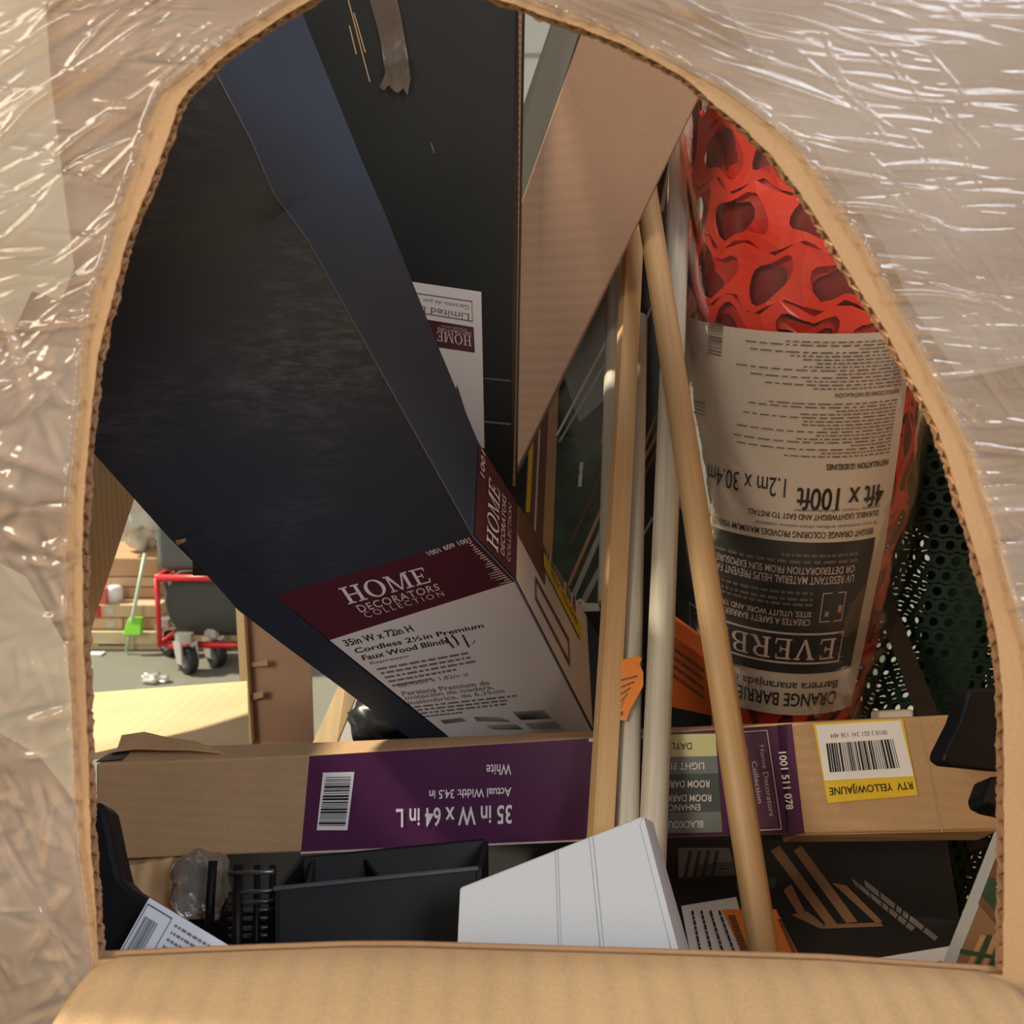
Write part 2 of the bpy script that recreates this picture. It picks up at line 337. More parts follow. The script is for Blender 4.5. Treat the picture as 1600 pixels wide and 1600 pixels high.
# the fluted paper between the two liners, standing on the cut edge
P3 = smooth1(resample(ARCH, 7.), 2); T = np.gradient(P3, axis=0); T /= np.hypot(*T.T)[:, None]; Nn = np.c_[T[:, 1], -T[:, 0]]
v = []; f = []; vf = []; 
for i in range(len(P3)):
    ph = (i % 4) / 4.; yy = YF + .0016 + (TH - .0032) * (.5 - .5 * math.cos(2 * math.pi * ph)); jit = random.uniform(-1.2, .9)
    for dd in (jit - 1.0, 22):
        q = P3[i] + Nn[i] * dd; a, b = pty(q[0], q[1], YF).x, pty(q[0], q[1], YF).z; v.append((a, yy, b))
for i in range(len(P3) - 1): f.append([2 * i, 2 * i + 1, 2 * i + 3, 2 * i + 2])
fl = link('fluted_core', v, f, K_CUT, bin_); sm = fl.modifiers.new('paper', 'SOLIDIFY'); sm.thickness = .0009; sm.offset = 0
# the piece cut from the arch, folded out along the bottom like a ledge
v = []; f = []; NU, NS = 90, 26; FP = resample(FOLD[::-1], 1.); 
def flap_pt(u, s, off):
    x, y = FP[min(int(u * (len(FP) - 1)), len(FP) - 1)]; p = pty(x, y, YF); L = .26 * s
    edge = (min(u, 1 - u)); lip = .0035 * math.sin(min(1, s * 9) * math.pi / 2) 
    out = L; drop = .10 * s * s + .0016 * math.sin(u * 23 + s * 4) * s
    corner = max(0, 1 - edge / .02); 
    return (p.x * (1 + .04 * s) , YF + .004 - out, p.z + lip - drop - .004 * corner * (1 - min(1, s * 6)) + off)
for side in (0, -.006):
    for j in range(NS + 1):
        for i in range(NU + 1): v.append(flap_pt(i / NU, (j / NS) ** 1.3, side))
n1 = (NU + 1) * (NS + 1); mid = []
for sd in (0, 1):
    for j in range(NS):
        for i in range(NU):
            k = sd * n1 + j * (NU + 1) + i; q = [k, k + 1, k + NU + 2, k + NU + 1]; f.append(q if sd == 0 else q[::-1])
for j in range(NS):
    for i in (0, NU): k = j * (NU + 1) + i; f.append([k, k + NU + 1, k + NU + 1 + n1, k + n1])
for i in range(NU):
    for j in (0, NS): k = j * (NU + 1) + i; f.append([k, k + 1, k + 1 + n1, k + n1])
link('front_flap', v, f, K_FLAP, bin_, smooth=True)
# side and back panels, each with its own hand-cut hole
def board(name, pts, off, mat): mb = MB(); mb.hexa(pts, off, mat); return mb.build(name, bin_)
a = ptx(213, 770, XL); b = ptx(150, 960, XL)
board('left_panel', [(XL, YF + TH, 0), (XL, YB, 0), (XL, YB, .45), (XL, 1.45, .60), (XL, 1.0, .66), (XL, b.y, b.z), (XL, a.y, a.z), (XL, 1.28, 1.08), (XL, 1.0, 1.12), (XL, 1.0, ZT), (XL, YF + TH, ZT)], Vector((-TH, 0, 0)), K_IN)
board('added_sun_block_flap', [(XL, YF + TH, ZT + .001), (XL, 1.10, ZT + .001), (XL, 1.08, 1.92), (XL, YF + .04, 1.92)], Vector((-TH, 0, 0)), K_IN)  # unseen flap added to keep the sun off the bin's contents
board('right_panel', [(XR, YF + TH, 0), (XR, YB, 0), (XR, YB, .62), (XR, 1.62, .64), (XR, 1.55, 1.02), (XR, YB, 1.1), (XR, YB, ZT), (XR, YF + TH, ZT)], Vector((TH, 0, 0)), K_IN)
def bx(px): return pty(px, 1000, YB).x
def bz(py): return pty(800, py, YB).z
mb = MB()
mb.box((XL, YB, 0), (bx(545), YB + TH, bz(1160)), K_IN); mb.hexa([(bx(388), YB, bz(1160)), (bx(485), YB, bz(1160)), (bx(484), YB, bz(930)), (bx(374), YB, bz(930))], Vector((0, TH, 0)), K_ROSE)
mb.box((bx(560), YB, 0), (bx(1300), YB + TH, 1.30), K_IN); mb.box((bx(1300), YB, 0), (XR, YB + TH, bz(1110)), K_IN); mb.box((bx(1480), YB, bz(1110)), (XR, YB + TH, 1.3), K_IN)
mb.build('back_panel', bin_)
mb = MB(); e0 = pty(375, 940, YB - .02); e1 = pty(391, 1162, YB - .02)
mb.hexa([e1 + Vector((-.012, 0, 0)), e1 + Vector((.003, 0, 0)), e0 + Vector((.005, 0, 0)), e0 + Vector((-.008, 0, 0))], Vector((0, .02, 0)), K_SUNLIT)
for (x, y, l, h_) in ((392, 1036, 26, 6), (391, 1085, 20, 10)):
    mb.hexa([pty(x, y, YB - .006), pty(x + l, y - 6, YB - .022), pty(x + l, y + 4, YB - .022), pty(x, y + h_, YB - .006)], Vector((0, .003, 0)), K_ROSE)
mb.build('cut_board_edge', bin_)
board('bin_bottom', [(XL, YF + TH, .0), (XR, YF + TH, .0), (XR, YB, .0), (XL, YB, .0)], Vector((0, 0, .01)), K_IN)
board('corner_flap', [pt(118, 1084, 1.46), pt(386, 1064, 1.46), pt(389, 1161, 1.16), pt(118, 1178, 1.15)], Vector((0, .0, -.008)), K_SUNLIT)
board('slanted_cut_strip', [pt(545, 1035, 1.5), pt(572, 1048, 1.5), pt(526, 1162, 1.42), pt(488, 1162, 1.42)], Vector((0, .012, -.004)), K_SUNLIT)
# ============================================================ STRETCH FILM
FE = [(150,1500),(138,1397),(128,1330),(120,1195),(115,1094),(113,1067),(110,969),(110,867),(113,766),(118,719),(130,614),(132,550),(135,530),(155,449),(175,398),(196,314),(216,263),(230,209),(257,142),(290,122),(345,75),(405,35),(460,0),(520,-30),(640,-60),(720,-50),(790,-8),(867,22),(911,35),(975,58),(1060,105),(1127,142),(1205,199),(1249,240),(1296,314),(1347,388),(1384,462),(1428,537),(1468,618),(1509,699),(1529,763),(1553,834),(1570,911),(1586,969),(1597,1002),(1606,1070),(1612,1250),(1615,1525)]
FEb = [(1615,1545),(1000,1530),(640,1520),(300,1530),(150,1530)]
G = 2.2; fine = np.arange(-60, 1660 + G, G)
xs = np.r_[np.linspace(-690, -60, 14)[:-1], fine, np.linspace(1660, 2700, 20)[1:]]; ys = np.r_[np.linspace(-330, -60, 8)[:-1], fine, np.linspace(1660, 4100, 30)[1:]]
X, Y = np.meshgrid(xs, ys); Hh = np.zeros_like(X)
def streak(cx, cy, ang, L, w, amp):
    ca, sa = math.cos(ang), math.sin(ang); R = L * 1.6 + 4 * w
    i0, i1 = np.searchsorted(xs, (cx - R, cx + R)); j0, j1 = np.searchsorted(ys, (cy - R, cy + R))
    if i1 <= i0 or j1 <= j0: return
    dx = X[j0:j1, i0:i1] - cx; dy = Y[j0:j1, i0:i1] - cy; a = dx * ca + dy * sa; c = -dx * sa + dy * ca + .0012 * a * a * math.sin(cx)
    Hh[j0:j1, i0:i1] += amp * np.exp(-np.abs(a / L) ** 3) * np.exp(-(c / w) ** 2)
rr = random.Random(3)
for _ in range(1500):      # right-hand side: pulled from the arch outwards
    x = rr.uniform(830, 1640); y = rr.uniform(-40, 1000) if rr.random() < .8 else rr.uniform(500, 1600)
    ang = math.radians(lerp(26, 3, min(1, max(0, (x - 900) / 650))) * max(.1, 1 - y / 700) + rr.gauss(0, 4))
    if rr.random() < .22 and x > 1300: ang = math.radians(rr.gauss(52, 7))
    streak(x, y, ang, rr.uniform(10, 80), rr.uniform(1.5, 3.0), rr.choice((1, 1, -.7)) * .0009 * rr.random() ** 1.8)
for _ in range(300):      # left-hand side
    x = rr.uniform(-50, 420); y = rr.uniform(-40, 640)
    ang = math.radians(rr.gauss(-33, 9)) if rr.random() < .6 else math.radians(rr.gauss(5, 5))
    streak(x, y, ang, rr.uniform(10, 70), rr.uniform(1.6, 4.2), rr.choice((1, 1, -.7)) * .0012 * rr.random() ** 1.7)
for _ in range(230):
    x = rr.uniform(-50, 150); y = rr.uniform(560, 1640); ang = math.radians(rr.choice((rr.gauss(25, 14), rr.gauss(62, 12), rr.gauss(-30, 25))))
    streak(x, y, ang, rr.uniform(12, 60), rr.uniform(4, 11), rr.choice((1, -.7)) * .0018 * rr.random() ** 1.8)
for cx, cy, a, L, w, am in ((1120,40,24,90,7,.002),(1085,28,24,60,5,.002),(1200,130,18,110,5,.0016),(1330,325,3,140,4,.0018),(1450,462,4,150,4,.0018),(1480,610,40,60,5,.0016),(1560,945,-6,60,8,.0018),(60,70,-32,80,8,.0025),(120,130,-33,110,9,.0024),(150,205,-34,70,6,.002),(60,170,-40,80,9,.0024),(45,1390,57,120,4,.0018),(75,1440,62,110,4,.0018),(50,720,15,60,12,.002),(60,850,20,60,12,.002),(30,560,75,60,9,.0022)):
    streak(cx, cy, math.radians(a), L, w, am)
fe = smooth1(resample(FE, 6.), 2)
for k in range(0, len(fe), 2): # gathered rope along the torn film edge
    t = fe[min(k + 1, len(fe) - 1)] - fe[max(k - 1, 0)]; nrm = np.array([t[1], -t[0]]) / np.hypot(*t); q = fe[k] + nrm * 6
    if rr.random() < .75: streak(q[0], q[1], math.atan2(t[1], t[0]), 9, 3.2, .0016)
poly = np.r_[fe, np.array(FEb, float)]
def inside(px, py):
    c = np.zeros(px.shape, bool); j = len(poly) - 1
    for i in range(len(poly)):
        xi, yi = poly[i]; xj, yj = poly[j]
        if yi != yj: c ^= ((yi > py) != (yj > py)) & (px < (xj - xi) * (py - yi) / (yj - yi) + xi)
        j = i
    return c
ny, nx = X.shape; U = (X - 800) / F; V = (800 - Y) / F; ry = CT + V * ST; yy = YF - .003 - np.clip(Hh, -.001, .005)
wx = U / ry * YF; wz = CAMZ + (-ST + V * CT) / ry * YF; wx = np.clip(wx, XL, XR); wz = np.clip(wz, .02, ZT)
co = np.stack([wx, yy, wz], -1).reshape(-1, 3)
xc = (X[:-1, :-1] + X[1:, 1:]) / 2; yc = (Y[:-1, :-1] + Y[1:, 1:]) / 2; keep = ~inside(xc, yc)
idx = np.arange(nx * ny).reshape(ny, nx); q = np.stack([idx[:-1, :-1], idx[1:, :-1], idx[1:, 1:], idx[:-1, 1:]], -1)[keep]
used = np.unique(q); rem = np.full(nx * ny, -1); rem[used] = np.arange(len(used)); q = rem[q]; co = co[used]
me = bpy.data.meshes.new('stretch_film'); org = np.array([.08, YF - .003, .7])
me.vertices.add(len(co)); me.vertices.foreach_set('co', (co - org).ravel()); me.loops.add(q.size); me.loops.foreach_set('vertex_index', q.ravel())
me.polygons.add(len(q)); me.polygons.foreach_set('loop_start', np.arange(0, q.size, 4)); me.polygons.foreach_set('use_smooth', np.ones(len(q), bool)); me.update(calc_edges=True)
me.materials.append(film('stretch_film', haze=(.04, .28), hazecol=(.88, .77, .70), rough=.12, fres=1.45, hscale=(2.2, 1, 6), bump=.06, bscale=30., k=1.5))
o = bpy.data.objects.new('stretch_film', me); o.location = org; COL.objects.link(o)
tag(o, 'clear wrinkled stretch film wrapped over the front of the kraft bin', 'plastic film'); FILM = o
LAYER = film('film_overlap', haze=(.08, .22), hazecol=(.90, .82, .62), rough=.25, fres=1.3, hscale=(2, 1, 5), bump=.1, bscale=20., k=.7)  # warm left light put into this layer's cream haze
LAYER_R = film('film_overlap_right', haze=(.05, .17), hazecol=(.87, .77, .72), rough=.25, fres=1.3, hscale=(2, 1, 5), bump=.1, bscale=20., k=.7)  # cooler right light put into this layer's pinkish haze
for outl in ([(-60, -40), (68, -40), (80, 130), (98, 280), (116, 418), (96, 470), (50, 455), (20, 520), (-60, 505)], [(-60, 850), (40, 900), (104, 1010), (112, 1100), (116, 1250), (60, 1180), (-60, 1110)], [(1100, -40), (1660, -40), (1660, 560), (1500, 590), (1470, 545), (1420, 470), (1380, 380), (1300, 270)], [(1560, 860), (1660, 800), (1660, 1010), (1600, 985)]):
    mb = MB(); vv = [pty(x, y, YF - .0075) for x, y in outl]; mb.add(vv, [list(range(len(vv)))], LAYER if outl[0][0] < 500 else LAYER_R); mb.build('film_overlap', FILM)
# ============================================================ LONG DARK BLIND CARTON (leaning, printed end down)
bl = thing('blind_carton', 'long dark carton leaning at a slant, with a plum and white printed lower end', 'cardboard box', pt(760, 1120, 1.1))
PA = Plane(pt(740, 840, .98), pt(920, 1140, 1.14), pt(430, 930, .98))
ab = [(330, 100), (392, 220), (428, 306), (446, 336), (480, 376), (600, 590), (740, 840), (805, 908), (925, 1142), (955, 1190)]
al = [(-40, 430), (10, 500), (48, 545), (66, 566), (100, 610), (262, 775), (430, 930), (515, 1000), (715, 1162), (760, 1200)]
bo = [(436, -70), (490, 65), (540, 188), (565, 250), (600, 330), (680, 530), (747, 690), (808, 788), (915, 960), (945, 1010)]
ad = [(-60, 470), (0, 560), (48, 610), (80, 640), (130, 690), (262, 838), (372, 948), (440, 1000), (664, 1165), (720, 1210)]
def dep(p): return (p - C0).dot(Vector((0, CT, -ST)))
SA = [PA(*p) for p in al]; SB = [PA(*p) for p in ab]
SO = [pt(*p, dep(SB[i]) + .055) for i, p in enumerate(bo)]; SD = [pt(*p, dep(SA[i]) + .03) for i, p in enumerate(ad)]
SE = [SD[i] + (SO[i] - SB[i]) * .75 + Vector((.02, .03, 0)) for i in range(len(ab))]
dent = [0, .001, .002, .013, .003, 0, 0, 0, 0, 0]
v = []; f = []; mi = []; NR_ = 9
for i in range(len(ab)):
    nB = (SO[i] - SB[i]).normalized()
    v += [SA[i], SA[i].lerp(SB[i], .5), SA[i].lerp(SB[i], .86) , SB[i] - PA.n * dent[i], SB[i].lerp(SO[i], .35) - PA.n * dent[i] * .25, SB[i].lerp(SO[i], .7), SO[i], SE[i], SD[i]]
for i in range(len(ab) - 1):
    for k in range(NR_): f.append([i * NR_ + k, i * NR_ + (k + 1) % NR_, i * NR_ + NR_ + (k + 1) % NR_, i * NR_ + NR_ + k]); mi.append(1 if k in (3, 4, 5) else 0)
f += [list(range(NR_ - 1, -1, -1)), [len(v) - NR_ + k for k in range(NR_)]]; mi += [0, 0]
bc = link('carton_body', v, f, [INK, INK_SHEEN], bl, mi, smooth=True); bc.data.set_sharp_from_angle(angle=math.radians(24))
mb = MB(); mb.tube([SB[i] - PA.n * (dent[i] - .0002) for i in range(9)], .0009, flat('worn_edge_board', (.12, .125, .14), .7), 6); mb.build('worn_edge', bl)
p = Print(PA)
p.quad([(430, 930), (740, 840), (805, 908), (515, 1000)], PLUM, 1); p.quad([(515, 1000), (805, 908), (925, 1142), (715, 1162)], ROSEWHITE, 1)
p.shape(serif_shape('HOME'), [(545, 944), (677, 908), (664, 885), (528, 919)], WHTXT)
p.text('DECORATORS', [(564, 957), (688, 921), (683, 911), (555, 946)], PINKTXT, bold=.012, space=1.15); p.text('COLLECTION', [(573, 965), (695, 930), (690, 923), (566, 957)], PINKTXT, bold=-.005, space=1.4)
p.text('1001 609 1001', [(672, 868), (737, 846), (732, 839), (664, 862)], PINKTXT, bold=.03)
p.text('35in W x 72in H', [(541, 1010), (648, 986), (640, 976), (534, 1000)], BLACK, bold=.02);
p.text('Cordless 2½in Premium', [(556, 1021), (757, 980), (753, 973), (552, 1013)], BLACK, bold=.02); p.text('Faux Wood Blinds', [(568, 1032), (702, 1004), (698, 996), (564, 1024)], BLACK, bold=.02)
p.text('Espresso', [(580, 1039), (640, 1027), (638, 1022), (577, 1034)], GREYTXT, bold=.02)
for k in range(5):
    y = 1044 + k * 6.4; x = 590 + k * 6; w = (150, 140, 146, 110, 62)[k]; p.greek([(x, y + 3), (x + w, y - .18 * w + 3), (x + w - 2, y - .18 * w), (x - 2, y)], GREYTXT, 20 + k)
p.text('88,90cm x 1,82m al', [(624, 1075), (733, 1056), (729, 1050), (619, 1068)], GREYTXT, bold=.01)
for k, tx in enumerate(('Persiana Premium de', 'imitación de madera,', 'inalámbrica, de 6,35cm')):
    y = 1082 + k * 7.5; x = 630 + k * 5; w = (136, 138, 150)[k]; p.text(tx, [(x, y + 5), (x + w, y - .13 * w + 5), (x + w - 4, y - .13 * w - 2), (x - 4, y - 2)], GREYTXT, bold=.015)
for k in range(4): y = 1103 + k * 5; x = 648 + k * 5; w = (160, 140, 140, 60)[k]; p.greek([(x, y + 2.5), (x + w, y - .11 * w + 2.5), (x + w - 2, y - .11 * w), (x - 2, y)], GREYTXT, 40 + k)
for st in ([(690, 998), (695, 995), (701, 1004), (708, 1012), (712, 1009)], [(704, 992), (711, 999), (716, 1008), (711, 1011)], [(718, 994), (722, 992), (727, 1002), (732, 1011), (738, 1006), (741, 1000)]):
    for a_, b_ in zip(st, st[1:]): p.quad([a_, b_, (b_[0] + 2.2, b_[1] - 1.6), (a_[0] + 2.2, a_[1] - 1.6)], BLACK, 4)
for q in ([(694, 1131), (731, 1127), (721, 1121), (687, 1125)], [(745, 1127), (800, 1128), (782, 1120), (740, 1120)], [(814, 1125), (862, 1123), (850, 1109), (800, 1112)], [(770, 1140), (818, 1140), (806, 1131), (758, 1133)], [(830, 1139), (880, 1139), (868, 1127), (820, 1130)]): p.quad(q, CHAR)
for k in range(20):   # torn perforation along the printed edge
    t = k / 19; x = lerp(738, 800, t); y = lerp(846, 906, t); w = random.uniform(5, 9) + 26 * t * t * random.random(); p.quad([(x - w, y + 2.4 + w * .2), (x - 1, y + 2.2), (x - 1, y), (x - w, y + w * .28)], PINKTXT, 3)
p.build('front_label', bl)
PB = Plane(SB[6], SB[8], SO[7]); 
p = Print(PB)
def bq(t0, w0, t1, w1):
    def e(t): i = 6 if t < 1 else 7; k = t if t < 1 else t - 1; return [(lerp(A[i][0], A[i + 1][0], k), lerp(A[i][1], A[i + 1][1], k)) for A in (ab, bo)]
    def g(t, w): a_, b_ = e(t); return (lerp(a_[0], b_[0], w), lerp(a_[1], b_[1], w))
    return [g(t0, w0), g(t1, w0), g(t1, w1), g(t0, w1)]
def smap(t, w, off):
    i = 6 if t < 1 else 7; k = t if t < 1 else t - 1; a_ = SB[i].lerp(SB[i + 1], k); b_ = SO[i].lerp(SO[i + 1], k); n = (SB[8] - SB[6]).cross(SO[7] - SB[7]).normalized()
    if n.dot(C0 - a_) < 0: n = -n
    return a_.lerp(b_, w) + n * off
p = Print(smap, .0011)
RV = [(.0, 0), (1, 0), (1, 1), (0, 1)]
p.quad([(0, .02), (.999, .02), (.999, .98), (0, .98)], PLUM, 1, 4, 8); p.quad([(1.0, .02), (2, .02), (2, .98), (1.0, .98)], CREAM, 1, 6, 8)
p.shape(serif_shape('HOME'), [(.52, .08), (.52, .80), (.25, .80), (.25, .08)], WHTXT); p.text('DECORATORS', [(.68, .12), (.68, .82), (.58, .82), (.58, .12)], PINKTXT, bold=.015); p.text('COLLECTION', [(.82, .12), (.82, .82), (.74, .82), (.74, .12)], PINKTXT)
p.text('1001', [(.14, .68), (.14, .95), (.04, .95), (.04, .68)], PINKTXT, bold=.02)
p.quad([(1.0, .60), (1.35, .55), (1.35, .98), (1.0, .98)], BROWNPR, 2); p.frame([(1.22, .20), (1.68, .18), (1.68, .44), (1.22, .46)], .03, .16, BROWNPR, 2)
p.quad([(1.32, .72), (1.86, .62), (1.86, .78), (1.32, .88)], YELLOW, 3); p.text('RTV YELLOW', [(1.42, .755), (1.80, .685), (1.80, .745), (1.42, .815)], BLACK, 4)
p.bars([(1.36, .90), (1.82, .82), (1.82, .96), (1.36, .98)], GREYTXT, 9, 4, 2)
p.build('side_label', bl)
def fz(px, py, k): # folded end flap lapped over the upper side
    t = SB[6] + (SO[6] - SB[6]) * k; return pt(px, py, dep(t) - .004)
mb = MB(); mb.hexa([fz(683, 738, .05), fz(739, 836, .02), fz(744, 696, .95), fz(714, 600, 1.0)], Vector((.0, .002, -.002)), INK_SHEEN); mb.build('end_flap', bl)
FLP = [(281, 846), (306, 832), (428, 931), (513, 1002), (714, 1165), (664, 1170), (440, 1003), (372, 951)]
mb = MB(); mb.hexa([PA(x, y, .0022) for x, y in FLP], PA.n * -.002, flat('dark_ink_flap', (.024, .030, .043), .5, spec=.3)); mb.build('lower_flap', bl)
mb = MB(); mb.hexa([PA(275, 843, .003), PA(292, 840, .003), PA(290, 844, .003), PA(278, 849, .003)], PA.n * -.002, K_CUT); mb.build('torn_corner', bl)
# ============================================================ DARK STANDING CARTON BEHIND
dk = thing('dark_carton', 'tall black carton standing upright behind the slanted carton, white label near its foot', 'cardboard box', pt(650, 900, 1.2))
d0, d1 = 1.0, 1.20
PD = Plane(pt(806, 0, d0), pt(797, 760, d1), pt(470, 0, d0 - .0))
fq = [PD(300, -420), PD(810, -420), PD(796, 900), PD(300, 900)]
bkv = [q_ + Vector((0.006, .05, .0)) for q_ in fq]; bkv[1] = pt(828, -420, d0 - .03); bkv[2] = pt(806, 900, d1 + .09)
mb = MB(); mb.hexa(fq, bkv, INK_PLAIN); mb.build('carton_body', dk, bevel=.0015)
p = Print(PD)
p.quad([(560, 700), (757, 700), (752, 456), (560, 428)], ROSEWHITE, 1)
p.frame([(738, 470), (560, 444), (560, 474), (739, 503)], .006, .06, GREYTXT, 2); p.text('Limited Lifetime', [(733, 490), (600, 468), (600, 478), (733, 501)], GREYTXT, 2, .005); p.text('Garantía de por vida limitada', [(733, 475), (600, 455), (600, 461), (733, 484)], GREYTXT, 2)
p.quad([(600, 488), (740, 511), (742, 551), (600, 530)], PLUM, 2); p.shape(serif_shape('HOME'), [(736, 525), (682, 517), (682, 532), (737, 541)], PINKTXT, 3)
p.text('DECORATORS', [(736, 519), (684, 511), (684, 516), (736, 524)], PINKTXT, 3); p.text('COLLECTION', [(730, 514), (690, 508), (690, 510), (730, 517)], PINKTXT, 3)
p.build('white_label', dk)
for q in ([(757, 592), (798, 596), (798, 594), (757, 590)], [(757, 660), (798, 664), (798, 661), (757, 657)], [(674, 222), (679, 238), (678, 240), (673, 224)]): p = Print(PD, .0006); p.quad(q, GREYTXT, 1); p.build('scuff_mark', dk)
mb = MB(); pa = []
for k in range(150):
    y = lerp(-100, 760, k / 149); t = (y + 0) / 760; dd = d0 + (d1 - d0) * t
    pa.append((lerp(808.5, 799, t), lerp(816, 805, t), y, dd, .0012 * (k % 2)))
v = []; f = []
for a_, b_, y, dd, j in pa: v += [pt(a_, y, dd + .012 + j), pt(b_, y, dd + .02 - j)]
for k in range(len(pa) - 1): f.append([2 * k, 2 * k + 1, 2 * k + 3, 2 * k + 2])
o = link('cut_board_edge', v, f, K_CUT, dk); s_ = o.modifiers.new('paper', 'SOLIDIFY'); s_.thickness = .002
TAPE = film('brown_tape', tint=(.75, .62, .50), haze=(.25, .5), hazecol=(.30, .22, .17), rough=.2, bump=.4, bscale=60)
mb = MB(); v = []; f = []
prof = [(578, -60, 655, -70), (578, 0, 620, -6), (590, 40, 628, 30), (597, 75, 634, 68), (600, 100, 638, 88), (604, 112, 640, 100), (598, 128, 642, 122), (594, 135, 638, 145)]
for i, (x0, y0, x1, y1) in enumerate(prof):
    for k in range(7):
        t = k / 6; lift = .003 + (.008 * math.sin(t * 9 + i * 1.7) ** 2 if i > 3 else .001 * math.sin(t * 5 + i)); v.append(PD(lerp(x0, x1, t), lerp(y0, y1, t) + (6 * math.sin(k * 2.2) if i == 7 else 0), lift))
for i in range(len(prof) - 1):
    for k in range(6): f.append([i * 7 + k, i * 7 + k + 1, i * 7 + 8 + k, i * 7 + 7 + k])
link('packing_tape', v, f, TAPE, dk, smooth=True)
for a_, b_ in (((538, -20), (577, 128)), ((552, 20), (570, 82)), ((545, 40), (556, 85))): p = Print(PD, .0006); p.quad([a_, b_, (b_[0] + 2, b_[1]), (a_[0] + 2, a_[1])], K_TAN, 1); p.build('tear_mark', dk)
# ============================================================ KRAFT CARTON LEANING ACROSS THE TOP
kc = thing('plain_kraft_carton', 'plain brown long carton leaning from upper right behind the black upright carton', 'cardboard box', pt(830, 760, 1.3))
PK = Plane(pt(1090, 155, .99), pt(815, 325, 1.145), pt(805, 740, 1.285))
q = [PK(948, -60), PK(1195, -60), PK(800, 752), PK(640, 800)]
g = [pt(893, -60, 1.12), pt(1190, -60, 1.0), PK(800, 752) + Vector((.005, .03, 0)), pt(655, 640, 1.42)]
K_SHADE = flat('kraft_shade_side', (.05, .044, .04), .9, spec=.1, noise=.1)  # left side's shade painted as dark grey over the kraft
mb = MB(); mb.hexa(q, g, K_ROSE); mb.m[5] = mb.mi(K_SHADE); mb.build('carton_body', kc, bevel=.002)
# ============================================================ PICTURE CARTON BEHIND THE POLES
pc = thing('picture_carton', 'glossy carton printed with a dark outdoor photo, behind the wooden poles', 'cardboard box', pt(900, 1150, 1.4))
PP = Plane(pt(800, 800, 1.34), pt(1100, 800, 1.30), pt(900, 1150, 1.40))
fq = [PP(790, 330), PP(1098, 150), PP(1060, 1150), PP(790, 1150)]
GL = flat('dark_photo', (.034, .036, .032), .14, noise=.5, scale=22); GLG = flat('green_photo', (.07, .095, .07), .16, noise=.7, scale=28); STEEL = flat('silver_print', (.42, .42, .39), .25)
mb = MB(); mb.hexa(fq, Vector((.0, .05, 0)), GL); mb.build('carton_body', pc, bevel=.002)
p = Print(PP)
p.quad([(795, 1145), (1058, 1145), (1094, 170), (795, 335)], GL, .4)
p.quad([(872, 560), (950, 430), (950, 620), (905, 660)], flat('grey_photo', (.24, .25, .22), .2, noise=.3, scale=15), 1)
p.quad([(862, 1000), (945, 1000), (945, 690), (868, 680)], GLG, 1); p.quad([(808, 1000), (848, 1000), (856, 640), (828, 660)], BROWNPR, 2)
p.quad([(842, 1000), (858, 1000), (874, 590), (858, 620)], TIMBER, 3); p.quad([(822, 800), (828, 800), (836, 650), (828, 665)], YELLOW, 3); p.quad([(831, 900), (834, 900), (846, 640), (843, 645)], PINKTXT, 3)
for (x0, y0, x1, y1, w, mt) in ((868, 680, 947, 530, 3, WHTXT), (872, 690, 948, 560, 3, STEEL), (885, 915, 948, 770, 4, TIMBER), (890, 935, 948, 800, 6, STEEL), (890, 850, 948, 712, 3, BROWNPR), (906, 940, 948, 860, 7, STEEL), (880, 760, 925, 720, 3, BROWNPR), (903, 760, 906, 722, 4, PINKTXT), (940, 690, 944, 640, 4, WHTXT),
        (985, 755, 1030, 665, 4, TIMBER), (985, 780, 1030, 690, 4, BROWNPR), (988, 742, 1026, 640, 3, TIMBER), (990, 860, 1018, 808, 3, STEEL), (1062, 500, 1092, 420, 5, YELLOW), (1062, 530, 1092, 450, 4, TIMBER), (1062, 560, 1092, 480, 5, YELLOW), (1060, 590, 1092, 510, 4, TIMBER), (1062, 615, 1090, 545, 5, PINKTXT), (1060, 640, 1090, 570, 4, BROWNPR), (985, 560, 1015, 480, 3, STEEL), (1030, 330, 1045, 250, 5, STEEL)):
    p.quad([(x0, y0), (x0 + w * 1.4, y0), (x1 + w * 1.4, y1), (x1, y1)], mt, 4)
p.build('photo_print', pc)
mb = MB(); mb.hexa([pt(896, 944, 1.22), pt(936, 946, 1.22), pt(936, 955, 1.22), pt(912, 956, 1.22), pt(896, 948, 1.22)], Vector((0, .012, 0)), flat('white_plastic', (.62, .6, .55), .35)); mb.tube([pt(900, 944, 1.225), pt(906, 938, 1.225), pt(914, 945, 1.225)], .0025, flat('white_plastic', (.6, .6, .6)), 8)
o = mb.build('plastic_clip', bevel=.001); tag(o, 'small white plastic clip beside the wooden strip, above a dark gap', 'clip')
mb = MB(); mb.hexa([pt(898, 956, 1.25), pt(940, 956, 1.25), pt(940, 1160, 1.27), pt(915, 1160, 1.27)], Vector((0, .03, 0)), flat('teal_speckle', (.012, .02, .022), .6, noise=.9, scale=500)); o = mb.build('felt_strip'); tag(o, 'dark speckled narrow strip standing between printed carton and wooden strip', 'strip')
